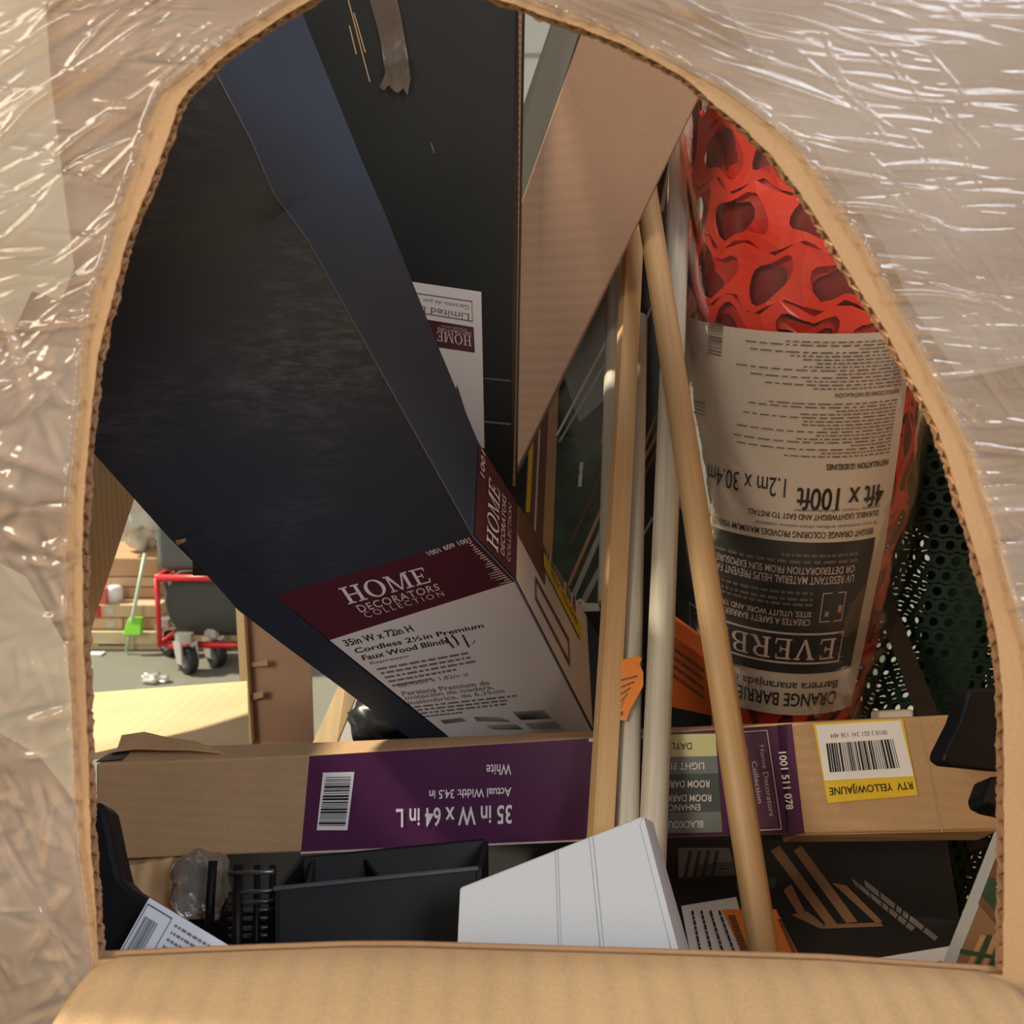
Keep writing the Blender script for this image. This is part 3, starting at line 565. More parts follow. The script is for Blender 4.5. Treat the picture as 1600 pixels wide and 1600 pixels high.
# ============================================================ POLES
def stick(name, a, b, prof, mat, label, cat, ext=(0, 0), taper=1., roll=None, group=None, bev=0.):
    a = Vector(a); b = Vector(b); ax = (b - a).normalized(); a = a - ax * ext[0]; b = b + ax * ext[1]; L = (b - a).length
    z = -ax; y = (C0 - (a + b) / 2); y = (y - z * y.dot(z)).normalized(); x = y.cross(z)
    R = Matrix((x, y, z)).transposed()
    if roll: R = R @ Matrix.Rotation(roll, 3, 'Z')
    n = len(prof); NS = 24; v = []; f = []
    for i in range(NS + 1):
        t = i / NS; s = lerp(1, taper, t); w = .0025 * math.sin(t * 3.0) 
        v += [(p_[0] * s, p_[1] * s + w, L * t) for p_ in prof]
    for i in range(NS):
        for k in range(n): f.append([i * n + k, i * n + (k + 1) % n, (i + 1) * n + (k + 1) % n, (i + 1) * n + k])
    f += [list(range(n - 1, -1, -1)), [NS * n + k for k in range(n)]]
    me = bpy.data.meshes.new(name); me.from_pydata(v, [], f); me.materials.append(mat)
    me.polygons.foreach_set('use_smooth', [n > 8] * (len(f) - 2) + [False] * 2); me.update()
    o = bpy.data.objects.new(name, me); COL.objects.link(o); o.matrix_world = Matrix.Translation(b) @ R.to_4x4()
    return tag(o, label, cat, group)
def disc(r, n=20): return [(r * math.cos(2 * math.pi * k / n), r * math.sin(2 * math.pi * k / n)) for k in range(n)]
W_TAN = wood('dowel_wood', (.40, .235, .105), (.50, .32, .155)); W_GREY = wood('grey_wood', (.42, .37, .29), (.60, .55, .45)); W_PINE = wood('pine_wood', (.54, .32, .14), (.64, .41, .20))
stick('wooden_dowel', pt(1012, 318, 1.13), pt(1195, 1500, .86), disc(.0128), W_TAN, 'round tan wooden dowel in front, slanting down past the roll to the bottom right', 'wooden pole', ext=(.22, .12))
stick('wooden_strip', pt(986, 420, 1.17), pt(938, 1292, .93), [(-.0105, -.006), (.0105, -.006), (.0105, .006), (-.0105, .006)], W_PINE, 'flat square-edged pine strip, leftmost pole in front of the purple box label', 'wooden strip', ext=(.12, .10), roll=math.radians(28))
stick('grey_dowel', pt(966, 440, 1.22), pt(955, 900, 1.08), disc(.0135), W_GREY, 'pale grey round pole mostly hidden behind the flat pine strip', 'wooden pole', ext=(.25, .03))
stick('grey_dowel', pt(995, 520, 1.17), pt(979, 1292, .945), disc(.0118), W_GREY, 'pale grey round pole between the flat pine strip and the taller grey pole', 'wooden pole', ext=(.02, .10))
stick('grey_dowel', pt(1064, 230, 1.19), pt(1021, 1292, .94), disc(.0128), W_GREY, 'tall pale grey pole just right of the tag, crossing behind the tan dowel', 'wooden pole', ext=(.2, .10))
stick('metal_upright', pt(1090, 150, 1.30), pt(1078, 700, 1.29), [(-.006, -.004), (.006, -.004), (.006, .004), (-.006, .004)], flat('galvanised', (.55, .56, .53), .3, .6), 'thin silvery upright between the grey pole and the orange roll', 'metal rail', ext=(.1, 0))
PT = Plane(pt(965, 1040, .985), pt(1003, 1040, .985), pt(975, 1128, .965))
out = [(966, 1034), (978, 1029), (994, 1025), (1003, 1028), (999, 1038), (1005, 1050), (1005, 1072), (985, 1108), (978, 1127), (969, 1125), (962, 1108), (960, 1085), (964, 1065)]
mb = MB(); mb.hexa([PT(*q_) for q_ in out], PT.n * -.0006, ORANGE); tg = thing('paper_tag', 'torn orange paper tag stuck across the grey poles', 'tag', PT(975, 1128)); mb.build('tag_sheet', tg)
p = Print(PT)
for k in range(5): p.greek([(968 + k * .5, 1062 + k * 11), (996 - k * 5, 1055 + k * 9), (996 - k * 5, 1058 + k * 9), (968 + k * .5, 1065 + k * 11)], BROWNPR, 70 + k, 1, .1, .25)
p.quad([(965, 1120), (974, 1117), (974, 1111), (964, 1114)], BROWNPR, 1); p.build('tag_print', tg)
# ============================================================ ORANGE BARRIER FENCE ROLL
fr = thing('barrier_fence_roll', 'bagged roll of orange safety fencing with upside-down white and black label', 'fence roll', pt(1205, 1140, 1.36))
A0 = pt(1296, 60, 1.08); A1 = pt(1203, 1150, 1.38); AX = A1 - A0; AL = AX.length; AX.normalize()
E1 = (C0 - A0.lerp(A1, .5)); E1 = (E1 - AX * E1.dot(AX)).normalized(); E2 = E1.cross(AX); E2 = E2 if E2.x > 0 else -E2
def RR(t): return float(np.interp(t, (-.3, 0, .45, .62, .8, .95, 1.0), (.134, .134, .134, .131, .117, .104, .099)))
def rollp(th, t, off=0.): return A0 + AX * (t * AL) + (E1 * math.cos(th) + E2 * math.sin(th)) * (RR(t) + off)
def roll_inv(px, py):
    r = ray(px, py); best = None; d = .8; prev = None
    while d < 1.6:
        P = C0 + r * d; t = (P - A0).dot(AX) / AL; q_ = P - A0 - AX * (t * AL); g_ = q_.length - RR(t)
        if g_ <= 0: return (math.atan2(q_.dot(E2), q_.dot(E1)), t)
        if best is None or g_ < best[0]: best = (g_, math.atan2(q_.dot(E2), q_.dot(E1)), t)
        d += .0006
    return best[1], best[2]
def surf(name, mat, t0, t1, off, nt_=40, na=72, wob=0., th0=-math.pi, th1=math.pi, thick=0.):
    v = []; f = []
    for i in range(nt_ + 1):
        for k in range(na + 1):
            t = lerp(t0, t1, i / nt_); th = lerp(th0, th1, k / na)
            v.append(rollp(th, t, off + wob * (math.sin(th * 5 + t * 17) + math.sin(th * 11 - t * 31) * .6 + math.sin(th * 3 + t * 53) * .4)))
    for i in range(nt_):
        for k in range(na): q_ = i * (na + 1) + k; f.append([q_, q_ + 1, q_ + na + 2, q_ + na + 1])
    return link(name, v, f, mat, fr, smooth=True, bevel=-1)
RED = flat('orange_mesh', (.78, .048, .022), .32, noise=.15, scale=20); DRED = flat('orange_mesh_inner', (.60, .035, .020), .45, noise=.4, scale=25)
surf('rolled_core', flat('shaded_mesh', (.20, .018, .014), .5, noise=.5, scale=30), -.25, 1.0, -.012)  # dark red core stands in for orange mesh in shade
def netting(nt_, na, t0, t1, off, hole=.74, stag=.5, rnd=.0, mapper=rollp, n=18, th0=-math.pi, th1=math.pi):
    v = []; f = []
    for i in range(nt_):
        for k in range(na):
            base = len(v); sh = stag * (i % 2)
            for m_ in range(n):
                a_ = 2 * math.pi * m_ / n; c_, s_ = math.cos(a_), math.sin(a_); mx = max(abs(c_), abs(s_))
                for (u_, w_) in ((.5 + .5 * c_ / mx, .5 + .5 * s_ / mx), (.5 + .5 * hole * c_, .5 + .5 * hole * s_)):
                    v.append(mapper(lerp(th0, th1, (k + u_ + sh) / na), lerp(t0, t1, (i + w_) / nt_), off))
            for m_ in range(n): q_ = (m_ + 1) % n; f.append([base + 2 * m_, base + 2 * q_, base + 2 * q_ + 1, base + 2 * m_ + 1])
    return v, f
def rollw(th, t, off):
    th += .06 * math.sin(t * 41 + th * 5); t += .010 * math.sin(th * 13 + t * 23)
    return rollp(th, t, off + .003 * math.sin(th * 7 + t * 29) + .002 * math.sin(t * 61 - th * 3))
v, f = netting(17, 11, -.25, .93, .001, .78, mapper=rollw); o = link('orange_netting', v, f, RED, fr, smooth=False, bevel=-1); s_ = o.modifiers.new('strand', 'SOLIDIFY'); s_.thickness = .0014; s_.offset = 1
v, f = netting(15, 9, -.25, .93, -.008, .74, mapper=lambda th, t, off: rollw(th * 1.0 + .33, t + .02, off)); o = link('inner_netting', v, f, DRED, fr, smooth=False, bevel=-1); s_ = o.modifiers.new('strand', 'SOLIDIFY'); s_.thickness = .0014; s_.offset = 1
thR = np.mean([roll_inv(x, y)[0] for x, y in ((1408, 600), (1381, 720), (1352, 840))]) + .05; tt = roll_inv(1250, 517)[1]; tk0 = roll_inv(1200, 836)[1]; tk1 = roll_inv(1215, 1043)[1]; tb = roll_inv(1215, 1108)[1]
p = Print(rollp, .0006); L0 = 19   # label sits over the netting
p.quad([(-2.1, tb), (thR, tb), (thR, tt), (-2.1, tt)], CREAM, L0, 40, 30); p.quad([(-2.0, tk1), (thR - .13, tk1), (thR - .13, tk0), (-2.0, tk0)], CHAR, L0 + 1, 40, 14)
def line(body, xr, yr, xl, yl, h, mat, kind='text', seed=0, **kw):
    """upside-down line: reads from its right end (xr, yr) to its left end (xl, yl); h = letter height in picture rows"""
    a_, t_a = roll_inv(xr, yr); b_, t_b = roll_inv(xl, yl); dt = roll_inv(xr, yr + h)[1] - t_a
    t_m = t_a; q_ = [(a_, t_m), (b_, t_m), (b_, t_m + dt), (a_, t_m + dt)]
    if kind == 'text': p.text(body, q_, mat, L0 + 2, **kw)
    elif kind == 'serif': p.shape(serif_shape(body), q_, mat, L0 + 2)
    else: p.greek(q_, mat, seed, L0 + 2, .02, .09)
line('4ft x 100ft', 1369, 749, 1247, 742, 34, BLACK, bold=.012); line('1.2m x 30.4m', 1230, 742, 1119, 718, 30, BLACK, bold=.0)
line('INSTALLATION GUIDELINES', 1375, 712, 1287, 718, 9, BLACK, bold=.02); line('INSTRUCCIONES DE INSTALACIÓN', 1390, 603, 1300, 613, 8, BLACK, bold=.01)
for k in range(14):
    y = 528 + k * 5.3; xl = (1230, 1165, 1335, 1180, 1230, 1250, 1275, 1250, 1160, 1300, 1180, 1260, 1200, 1270)[k]; line('', 1384 + k * .8, y - 2, xl, y, 2.0, GREYTXT, 'g', k)
for k in range(16):
    y = 622 + k * 5.4; xl = (1200, 1170, 1300, 1250, 1165, 1255, 1250, 1280, 1160, 1270, 1245, 1155, 1320, 1160, 1280, 1225)[k]; line('', 1388 - k * .8, y - 3, xl, y, 2.0, GREYTXT, 'g', 30 + k)
line('DURABLE, LIGHTWEIGHT AND EASY TO INSTALL', 1360, 789, 1175, 788, 10, BLACK, bold=.01); line('Durable, liviano y fácil de instalar', 1362, 781, 1240, 785, 6, GREYTXT); line('BRIGHT ORANGE COLORING PROVIDES MAXIMUM VISIBILITY', 1352, 818, 1119, 806, 10, BLACK, bold=.01); line('El color anaranjado brillante ofrece máxima visibilidad', 1357, 806, 1186, 807, 6, GREYTXT)
line('UV RESISTANT MATERIAL HELPS PREVENT FADING', 1325, 890, 1112, 870, 12, PINKTXT, bold=.005); line('OR DETERIORATION FROM SUN EXPOSURE', 1326, 876, 1130, 862, 11, PINKTXT, bold=.005)
for k, (y, xl) in enumerate(((856, 1220), (866, 1120))): line('', 1330, y, xl, y - 4, 4, GREYTXT, 'g', 60 + k)
line('CREATES A SAFETY BARRIER FOR', 1262, 960, 1125, 938, 10, PINKTXT, bold=.005); line('SITES, UTILITY WORK AND TRAFFIC', 1264, 947, 1120, 926, 10, PINKTXT, bold=.005)
for k, y in enumerate((918, 928, 936)): line('', 1266, y, 1120, y - 10, 4, GREYTXT, 'g', 66 + k)
ta = roll_inv(1260, 982)[1]; tb2 = roll_inv(1255, 1030)[1]; thE = roll_inv(1305, 1000)[0]; thZ = thE - (thE - roll_inv(1133, 985)[0]) * 1.36
p.frame([(thE, ta), (thZ, ta), (thZ, tb2), (thE, tb2)], .008, .06, PINKTXT, L0 + 2, 24)
p.shape(serif_shape('EVERBILT'), [(thE - .06, lerp(ta, tb2, .2)), (thZ + .06, lerp(ta, tb2, .2)), (thZ + .06, lerp(ta, tb2, .86)), (thE - .06, lerp(ta, tb2, .86))], PINKTXT, L0 + 2)
q0 = roll_inv(1313, 917); q1 = roll_inv(1274, 965); p.frame([(q0[0], q0[1]), (q1[0], q0[1]), (q1[0], q1[1]), (q0[0], q1[1])], .03, .03, PINKTXT, L0 + 2)
q0 = roll_inv(1307, 938); q1 = roll_inv(1300, 950); p.quad([(q0[0], q0[1]), (q1[0], q0[1]), (q1[0], q1[1]), (q0[0], q1[1])], TIMBER, L0 + 2); q0 = roll_inv(1288, 948); q1 = roll_inv(1282, 956); p.quad([(q0[0], q0[1]), (q1[0], q0[1]), (q1[0], q1[1]), (q0[0], q1[1])], TIMBER, L0 + 2)
line('ORANGE BARRIER', 1298, 1070, 1148, 1062, 20, BLACK, bold=.01); line('Barrera anaranjada de', 1300, 1050, 1146, 1036, 16, CHAR, bold=.005)
q0 = roll_inv(1142, 503); q1 = roll_inv(1119, 550); p.bars([(q1[0], q1[1]), (q1[0], q0[1]), (q0[0], q0[1]), (q0[0], q1[1])], GREYTXT, 14, 5, L0 + 2)
for k in range(4): line('', 1116, 628 + k * 6, 1099, 624 + k * 6, 2, GREYTXT, 'g', 80 + k)
p.build('paper_label', fr)
BAG = film('clear_bag', tint=(.97, .96, .95), haze=(.0, .05), hazecol=(.7, .62, .58), rough=.10, fres=1.3, hscale=(6, 6, 6), bump=.6, bscale=40, k=.4)
surf('clear_bag', BAG, -.25, 1.03, .016, 120, 150, .0022)
# ============================================================ ROLLER SHADE CARTON (lying across)
rc = thing('shade_carton', 'long kraft carton lying across the pile with a purple upside-down size label', 'cardboard box', pt(800, 1330, 1.03))
def rd(px): # depth along the carton
    X0, X1 = (150 - 800) / F * 1.07, (1572 - 800) / F * .945; u = (px - 800) / F; t = (u * 1.07 - X0) / ((X1 - X0) - u * (.945 - 1.07)); return lerp(1.07, .945, t)
PR = Plane(pt(175, 1190, rd(175)), pt(1545, 1117, rd(1545)), pt(465, 1332, rd(465) - .006))
TOPL = lambda x: float(np.interp(x, (100, 175, 480, 920, 1240, 1480, 1640), (1199, 1191, 1180, 1152, 1130, 1117, 1109))); BOTL = lambda x: float(np.interp(x, (100, 190, 465, 920, 1045, 1255, 1540, 1640), (1347, 1342, 1332, 1313, 1309, 1303, 1297, 1294)))
xs_ = [150, 480, 920, 1240, 1575]; bv = Vector((.006, .058, -.004)); v = []; f = []
for x in xs_: a_ = PR(x, TOPL(x)); b_ = PR(x, BOTL(x)); w_ = Vector((.005, .056, float(np.interp(x, (150, 480, 920, 1575), (-.004, -.007, -.014, -.025))))); v += [a_, b_, b_ + w_, a_ + w_]
for i in range(4):
    for k in range(4): f.append([i * 4 + k, i * 4 + (k + 1) % 4, i * 4 + 4 + (k + 1) % 4, i * 4 + 4 + k])
f += [[3, 2, 1, 0], [16, 17, 18, 19]]
link('carton_body', v, f, K_TAN, rc, bevel=.0022)
p = Print(PR)
def band(x0, x1, s0, s1, mat, layer, e=0):
    n = 8
    for i in range(n):
        a_ = lerp(x0, x1, i / n); b_ = lerp(x0, x1, (i + 1) / n); sk = lambda x, y: x - (y - TOPL(x)) * .09 * (1 - (x - 480) / 700)
        P_ = []
        for x, s in ((a_, s1), (b_, s1), (b_, s0), (a_, s0)): y = lerp(TOPL(x), BOTL(x), s); P_.append((sk(x, y), y))
        p.quad(P_, mat, layer)
band(484, 1230, .01, .99, PURPLE, 1); p.quad([(1230, 1303), (1257, 1302), (1237, 1131), (1214, 1133)], PURPLE, 1)
p.quad([(495, 1297), (543, 1297), (554, 1206), (505, 1207)], WHITE, 2); p.bars([(498, 1290), (510, 1212), (549, 1211), (540, 1290)], BLACK, 24, 8, 3)
def T(tx, x0, y0, x1, y1, bold=0., mat=WHTXT, sl=-.035): p.text(tx, [(x1, y0), (x0, y0 - (x1 - x0) * sl), (x0, y1 - (x1 - x0) * sl), (x1, y1)], mat, 3, bold)
T('35 in W x 64 in L', 619, 1257, 800, 1287, .016); T('Actual Width: 34.5 in', 671, 1230, 799, 1244, .015); T('White', 760, 1193, 799, 1210, .01)
for k, (y0, y1, mt, tx) in enumerate(((1148, 1183, flat('pale_yellow_band', (.62, .60, .30), .4), 'DAYLIGHT'), (1183, 1210, GREYBAND, 'LIGHT FILTERING'), (1210, 1240, DARKBAND, 'ROOM DARKENING'), (1240, 1270, DARKBAND, 'ROOM DARKENING'), (1270, 1302, GREYBAND, 'BLACKOUT'))):
    s = lambda x, y: x + (y - 1150) * .07
    p.quad([(s(1036, y1) - 14, y1), (s(1118, y1), y1 - 2), (s(1118, y0), y0 - 2), (s(1036, y0) - 14, y0)], mt, 2)
    x1 = s((1083, 1100, 1106, 1107, 1092)[k], y0) - 2; yy_ = (1160, 1191, 1219, 1241, 1282)[k]; p.text(tx, [(x1, yy_), (x1 - (62, 108, 104, 104, 62)[k], yy_ + 1), (x1 - (62, 108, 104, 104, 62)[k], yy_ + 12), (x1, yy_ + 11)], WHTXT if k else BLACK, 3, .005)
p.text('ENHANCED', [(1094, 1256), (1031, 1257), (1031, 1267), (1094, 1266)], WHTXT, 3, .0)
p.frame([(1150, 1300), (1222, 1296), (1199, 1140), (1130, 1145)], .025, .012, PINKTXT, 2); p.quad([(1154, 1296), (1217, 1292), (1196, 1145), (1136, 1149)], flat('mauve_print', (.12, .05, .10), .3), 2)
for tx, q in (('Home Decorators', [(1186, 1164), (1202, 1275), (1210, 1275), (1194, 1164)]), ('Collection', [(1174, 1190), (1184, 1255), (1192, 1254), (1182, 1188)]), ('Mods and Fits', [(1160, 1172), (1172, 1268), (1180, 1266), (1168, 1170)])): p.text(tx, q, PINKTXT, 3, .01)
p.text('1001 511 078', [(1216, 1175), (1228, 1265), (1240, 1264), (1228, 1174)], WHTXT, 3, .02)
p.quad([(920, 1154), (1030, 1147), (1030, 1152), (920, 1159)], WHTXT, 2); p.quad([(470, 1334), (920, 1314), (920, 1311), (470, 1331)], PINKTXT, 2)
p.build('size_label', rc)
p = Print(PR, .0004)
p.quad([(1293, 1254), (1434, 1242), (1410, 1122), (1270, 1130)], YELLOW, 4); p.quad([(1288, 1219), (1427, 1212), (1406, 1125), (1274, 1133)], WHITE, 5)
p.text('RTV  YELLOW/JAUNE', [(1423, 1217), (1294, 1226), (1296, 1242), (1426, 1232)], BLACK, 6, .01); p.bars([(1296, 1206), (1406, 1199), (1395, 1154), (1290, 1161)], BLACK, 30, 12, 6); p.text('0018 2 021 241 136 484', [(1384, 1140), (1297, 1146), (1297, 1153), (1386, 1147)], GREYTXT, 6)
p.build('yellow_sticker', rc)
p = Print(PR, .0004); p.quad([(1471, 1300), (1474, 1300), (1437, 1120), (1434, 1120)], kraft('kraft_crease', (.40, .26, .15)), 1); p.build('fold_crease', rc)
mb = MB(); mb.hexa([PR(1248, 1305), PR(1560, 1298), PR(1545, 1299) + Vector((0, .02, -.018)), PR(1235, 1306) + Vector((0, .02, -.016))], Vector((0, .03, .003)), K_TAN); mb.build('bottom_flap', rc)
# torn open left end
top = lambda x, k: PR(x, TOPL(x)) + bv * k
mb = MB(); tq = [(150, 1.0), (190, .95), (235, .80), (285, .62), (335, .40)]
v = []; f = []
for i, (x, k) in enumerate(tq):
    a_ = top(x, k * .75); h_ = (.014, .017, .012, .010, .0)[i]; v += [a_ + Vector((0, 0, .0005)), a_ + Vector((.002, .012 * (1 - i / 5), h_)), a_ + Vector((0, -.014 * (1 - i / 4.2), .002 + h_ * .3))]
for i in range(4): f += [[i * 3, i * 3 + 1, i * 3 + 4, i * 3 + 3], [i * 3, i * 3 + 2, i * 3 + 5, i * 3 + 3]]
o = link('torn_flap', v, f, K_TAN, rc); s_ = o.modifiers.new('board', 'SOLIDIFY'); s_.thickness = .0022
mb = MB(); mb.hexa([top(146, .1), top(186, .12), top(180, .55), top(146, .6)], Vector((0, 0, .0012)), BLACK); mb.build('dark_hole_patch', rc)  # black patch paints the shade inside the torn-open end
# ============================================================ WHITE CARTON IN FRONT
wc = thing('white_carton', 'plain white carton tilted in the front middle below the poles', 'cardboard box', pt(890, 1600, .74))
PW = Plane(pt(718, 1387, .76), pt(1005, 1275, .80), pt(712, 1483, .735))
WB = flat('white_board', (.44, .46, .49), .5, noise=.02, scale=200)
fq = [PW(718, 1387), PW(1004, 1275), PW(1098, 1640), PW(706, 1640)]
r1 = pt(1020, 1283, .86); r2 = pt(1122, 1640, .80); bq_ = [PW(718, 1387) + (r1 - PW(1004, 1275)), r1, r2, PW(706, 1640) + (r2 - PW(1098, 1640))]
mb = MB(); mb.hexa(fq, bq_, WB); mb.build('carton_body', wc, bevel=.0015)
p = Print(PW, .0005)
for a_, b_, w in (((921, 1309), (940, 1500), 4), ((868, 1330), (874, 1500), 2)): p.quad([b_, (b_[0] + w, b_[1]), (a_[0] + w, a_[1]), a_], WB, 3)
p.build('fold_crease', wc)
mb = MB(); mb.hexa([PW(1000, 1290, .0012), PW(1005, 1276, .0012), PW(1062, 1494, .0012), PW(1052, 1496, .0012)], PW.n * -.002, WB); mb.build('side_flap', wc)
# ============================================================ BLACK PLASTIC TRAY, RACK, BAG AND SMALL THINGS AT LOWER LEFT
bt = thing('black_tray', 'black moulded plastic tray with dividers, left of the white carton', 'plastic tray', pt(580, 1600, .84))
PT1 = Plane(pt(432, 1388, .84), pt(740, 1354, .86), pt(430, 1600, .80))
def slab(mb, q, n, th, mat): mb.hexa(q, n * -th, mat)
mb = MB(); slab(mb, [PT1(430, 1388), PT1(745, 1356), PT1(745, 1640), PT1(430, 1640)], PT1.n, .004, BPLAST); mb.build('front_wall', bt, bevel=.001)
mb = MB(); bk = Vector((.004, .075, -.012)); q = [PT1(430, 1388), PT1(745, 1356), PT1(745, 1640), PT1(430, 1640)]; mb.hexa([w + bk for w in q], Vector((0, .004, 0)), BPLAST)
for x in (430, 745): a_ = PT1(x, 1388 - (x - 430) * .1); b_ = PT1(x, 1640); mb.hexa([a_, a_ + bk, b_ + bk, b_], Vector((.004, 0, 0)), BPLAST)
mb.build('tray_wall', bt)
mb = MB()
for x0, x1 in ((478, 452), (600, 540)): a_ = PT1(x0, 1383) ; b_ = PT1(x1, 1389) + bk; mb.hexa([a_, b_, b_ - Vector((0, 0, .1)), a_ - Vector((0, 0, .1))], Vector((.003, 0, 0)), BPLAST)
mb.build('divider', bt)
mb = MB(); a_ = PT1(428, 1389, .001); b_ = PT1(747, 1357, .001); mb.tube([a_, b_], .0022, flat('worn_black_edge', (.06, .065, .07), .35), 8); mb.build('rim', bt)
wr = thing('wire_rack', 'black wire rack with close horizontal rods beside the black tray', 'wire rack', pt(395, 1560, .88))
for y in (1362, 1392, 1408, 1421, 1434, 1449, 1461, 1476): mb = MB(); mb.tube([pt(358, y + 3, .885), pt(428, y, .875)], .0022, flat('black_wire', (.10, .11, .105), .22, .5), 8); mb.build('rod', wr, smooth=True)
for x, w in ((372, .0045), (402, .003), (426, .003)): mb = MB(); mb.tube([pt(x, 1352, .893), pt(x - 2, 1560, .85)], w, BPLAST, 10); mb.build('upright', wr, smooth=True)
mb = MB()
def lump(d): return (abs(d.x) ** 4 + abs(d.y) ** 4 + abs(d.z) ** 4) ** -.2 * (1 + .05 * math.sin(d.x * 7 + d.y * 5) + .05 * math.sin(d.z * 9 + d.x * 4))
mb.ell(pt(312, 1384, 1.0), (.028, .02, .032), film('poly_bag', haze=(.06, .32), hazecol=(.62, .62, .57), rough=.08, fres=1.5, bump=1.0, bscale=110, k=2.6), 28, 20, lump); pb = mb.build('hardware_bag', smooth=True); tag(pb, 'crumpled clear plastic bag under the shade carton, left of the wire rack', 'plastic bag')
mb = MB(); mb.tube([pt(333, 1345, .955), pt(329, 1400, .945), pt(326, 1470, .93)], .0042, BPLAST, 10); o = mb.build('black_rod', smooth=True); tag(o, 'short black upright rod in front of the crumpled plastic bag', 'rod')
mb = MB(); mb.hexa([pt(186, 1356, 1.06), pt(268, 1342, 1.05), pt(272, 1500, 1.0), pt(176, 1500, 1.0)], Vector((.0, .03, 0)), K_FLAP); o = mb.build('small_kraft_box', bevel=.002); tag(o, 'small kraft box peeking from under the left end of the shade carton', 'cardboard box')
# curved black handle at the left edge
out = [(140, 1252), (156, 1252), (164, 1263), (170, 1290), (178, 1330), (188, 1372), (204, 1388), (232, 1404), (258, 1428), (282, 1480), (290, 1640), (140, 1640)]
PH = Plane(pt(150, 1252, .74), pt(250, 1440, .70), pt(150, 1500, .69))
mb = MB(); mb.hexa([PH(*q_) for q_ in out], PH.n * -.03, BPLAST); o = mb.build('black_plastic_hook', bevel=.004, seg=3); tag(o, 'black curved plastic hook at the lower left edge of the cutout', 'plastic hook')
ic = thing('barcode_card', 'white printed card with a barcode, tilted at the lower left of the cutout', 'card', pt(270, 1540, .66))
PI = Plane(pt(233, 1402, .675), pt(375, 1488, .66), pt(178, 1500, .655))
mb = MB(); mb.hexa([PI(233, 1402), PI(412, 1510), PI(330, 1640), PI(100, 1640)], PI.n * -.006, flat('blue_white_card', (.62, .65, .74), .45)); mb.build('card_body', ic, bevel=.0006)
p = Print(PI); D = lambda a, b: (233 + a * 142 - b * 55, 1402 + a * 86 + b * 98)
p.frame([D(.02, 1.6), D(.29, 1.6), D(.29, .08), D(.02, .08)], .03, .012, BLACK, 1)
p.bars([D(.05, .8), D(.05, .25), D(.2, .25), D(.2, .8)][1:] + [D(.05, .8)], BLACK, 16, 3, 1); p.bars([D(.06, 1.4), D(.06, .88), D(.2, .88), D(.2, 1.4)][1:] + [D(.06, 1.4)], BLACK, 14, 9, 1)
for k in range(7): p.greek([D(.34, .17 + k * .11), D((.95, .85, .8, .55, .7, .6, .5)[k], .17 + k * .11), D((.95, .85, .8, .55, .7, .6, .5)[k], .13 + k * .11), D(.34, .13 + k * .11)], GREYTXT, 90 + k, 1)
p.build('card_print', ic)
# black bag behind, under the slanted carton
mb = MB()
mb = MB(); mb.box((-.44, .985, .012), (.40, 1.42, .60), BLACK)  # black filler added to darken the gaps; also carries the pile
o = mb.build('added_dark_filler', bevel=.003); tag(o, 'added black filler box standing in for shadow under the shade carton, behind the wire rack and tray', 'cardboard box')
mb = MB()
def lump2(d): return 1 + .1 * math.sin(d.x * 6 + d.z * 4) + .07 * math.sin(d.z * 13 + d.y * 9)
mb.ell(pt(655, 1140, 1.36), (.085, .055, .085), flat('black_bag', (.010, .011, .012), .32), 30, 22, lump2); o = mb.build('black_bag', smooth=True); tag(o, 'slack black bag under the slanted carton behind the shade carton', 'bag')
mb = MB(); mb.hexa([pt(548, 1062, 1.56), pt(592, 1070, 1.56), pt(600, 1160, 1.5), pt(520, 1160, 1.5)], Vector((0, .01, 0)), flat('pale_grey_plastic', (.55, .53, .50), .4)); o = mb.build('pale_sheet'); tag(o, 'pale grey plastic sheet behind the slanted yellow board strip', 'plastic sheet')
# ============================================================ LOWER RIGHT: DARK RETAIL BOX, PICTURE BOX, WHITE LEAFLET, BLACK PARTS
rb = thing('dark_retail_box', 'black retail box printed with wooden slats, beneath the shade carton at right', 'cardboard box', pt(1270, 1560, .85))
PRb = Plane(pt(1060, 1330, 1.05), pt(1440, 1330, 1.05), pt(1280, 1500, .90))
mb = MB(); mb.hexa([PRb(1030, 1310), PRb(1480, 1310), PRb(1520, 1560), PRb(1060, 1560)], PRb.n * -.06, INK_PLAIN); mb.build('box_body', rb, bevel=.002)
p = Print(PRb)
DT = flat('dim_timber_print', (.24, .135, .07), .5)
for q in ([(1224, 1392), (1246, 1428), (1258, 1425), (1236, 1382)], [(1204, 1330), (1290, 1445), (1308, 1445), (1218, 1322)], [(1240, 1330), (1322, 1443), (1340, 1441), (1252, 1322)], [(1300, 1380), (1372, 1446), (1378, 1440), (1322, 1384)], [(1285, 1452), (1380, 1448), (1376, 1442), (1286, 1445)], [(1236, 1430), (1262, 1425), (1290, 1448), (1282, 1452)]): p.quad(q, DT, 2)
for q, sd in (([(1330, 1372), (1430, 1450), (1424, 1456), (1336, 1384)], 1), ([(1350, 1375), (1470, 1468), (1464, 1474), (1352, 1386)], 2)): p.greek(q, GREYTXT, sd, 2, .06, .2)
p.quad([(1060, 1372), (1150, 1368), (1140, 1325), (1060, 1325)], flat('dim_label', (.20, .19, .19), .5), 1); p.bars([(1082, 1372), (1092, 1350), (1150, 1346), (1148, 1370)], CHAR, 12, 2, 2)
for k in range(4): p.quad([(1066 + 14 * k, 1378), (1072 + 14 * k, 1378), (1082 + 14 * k, 1330), (1076 + 14 * k, 1330)], CHAR, 2)
p.quad([(1150, 1392), (1210, 1388), (1215, 1372), (1150, 1376)], LEAFPR, 2)
p.build('slat_picture', rb)
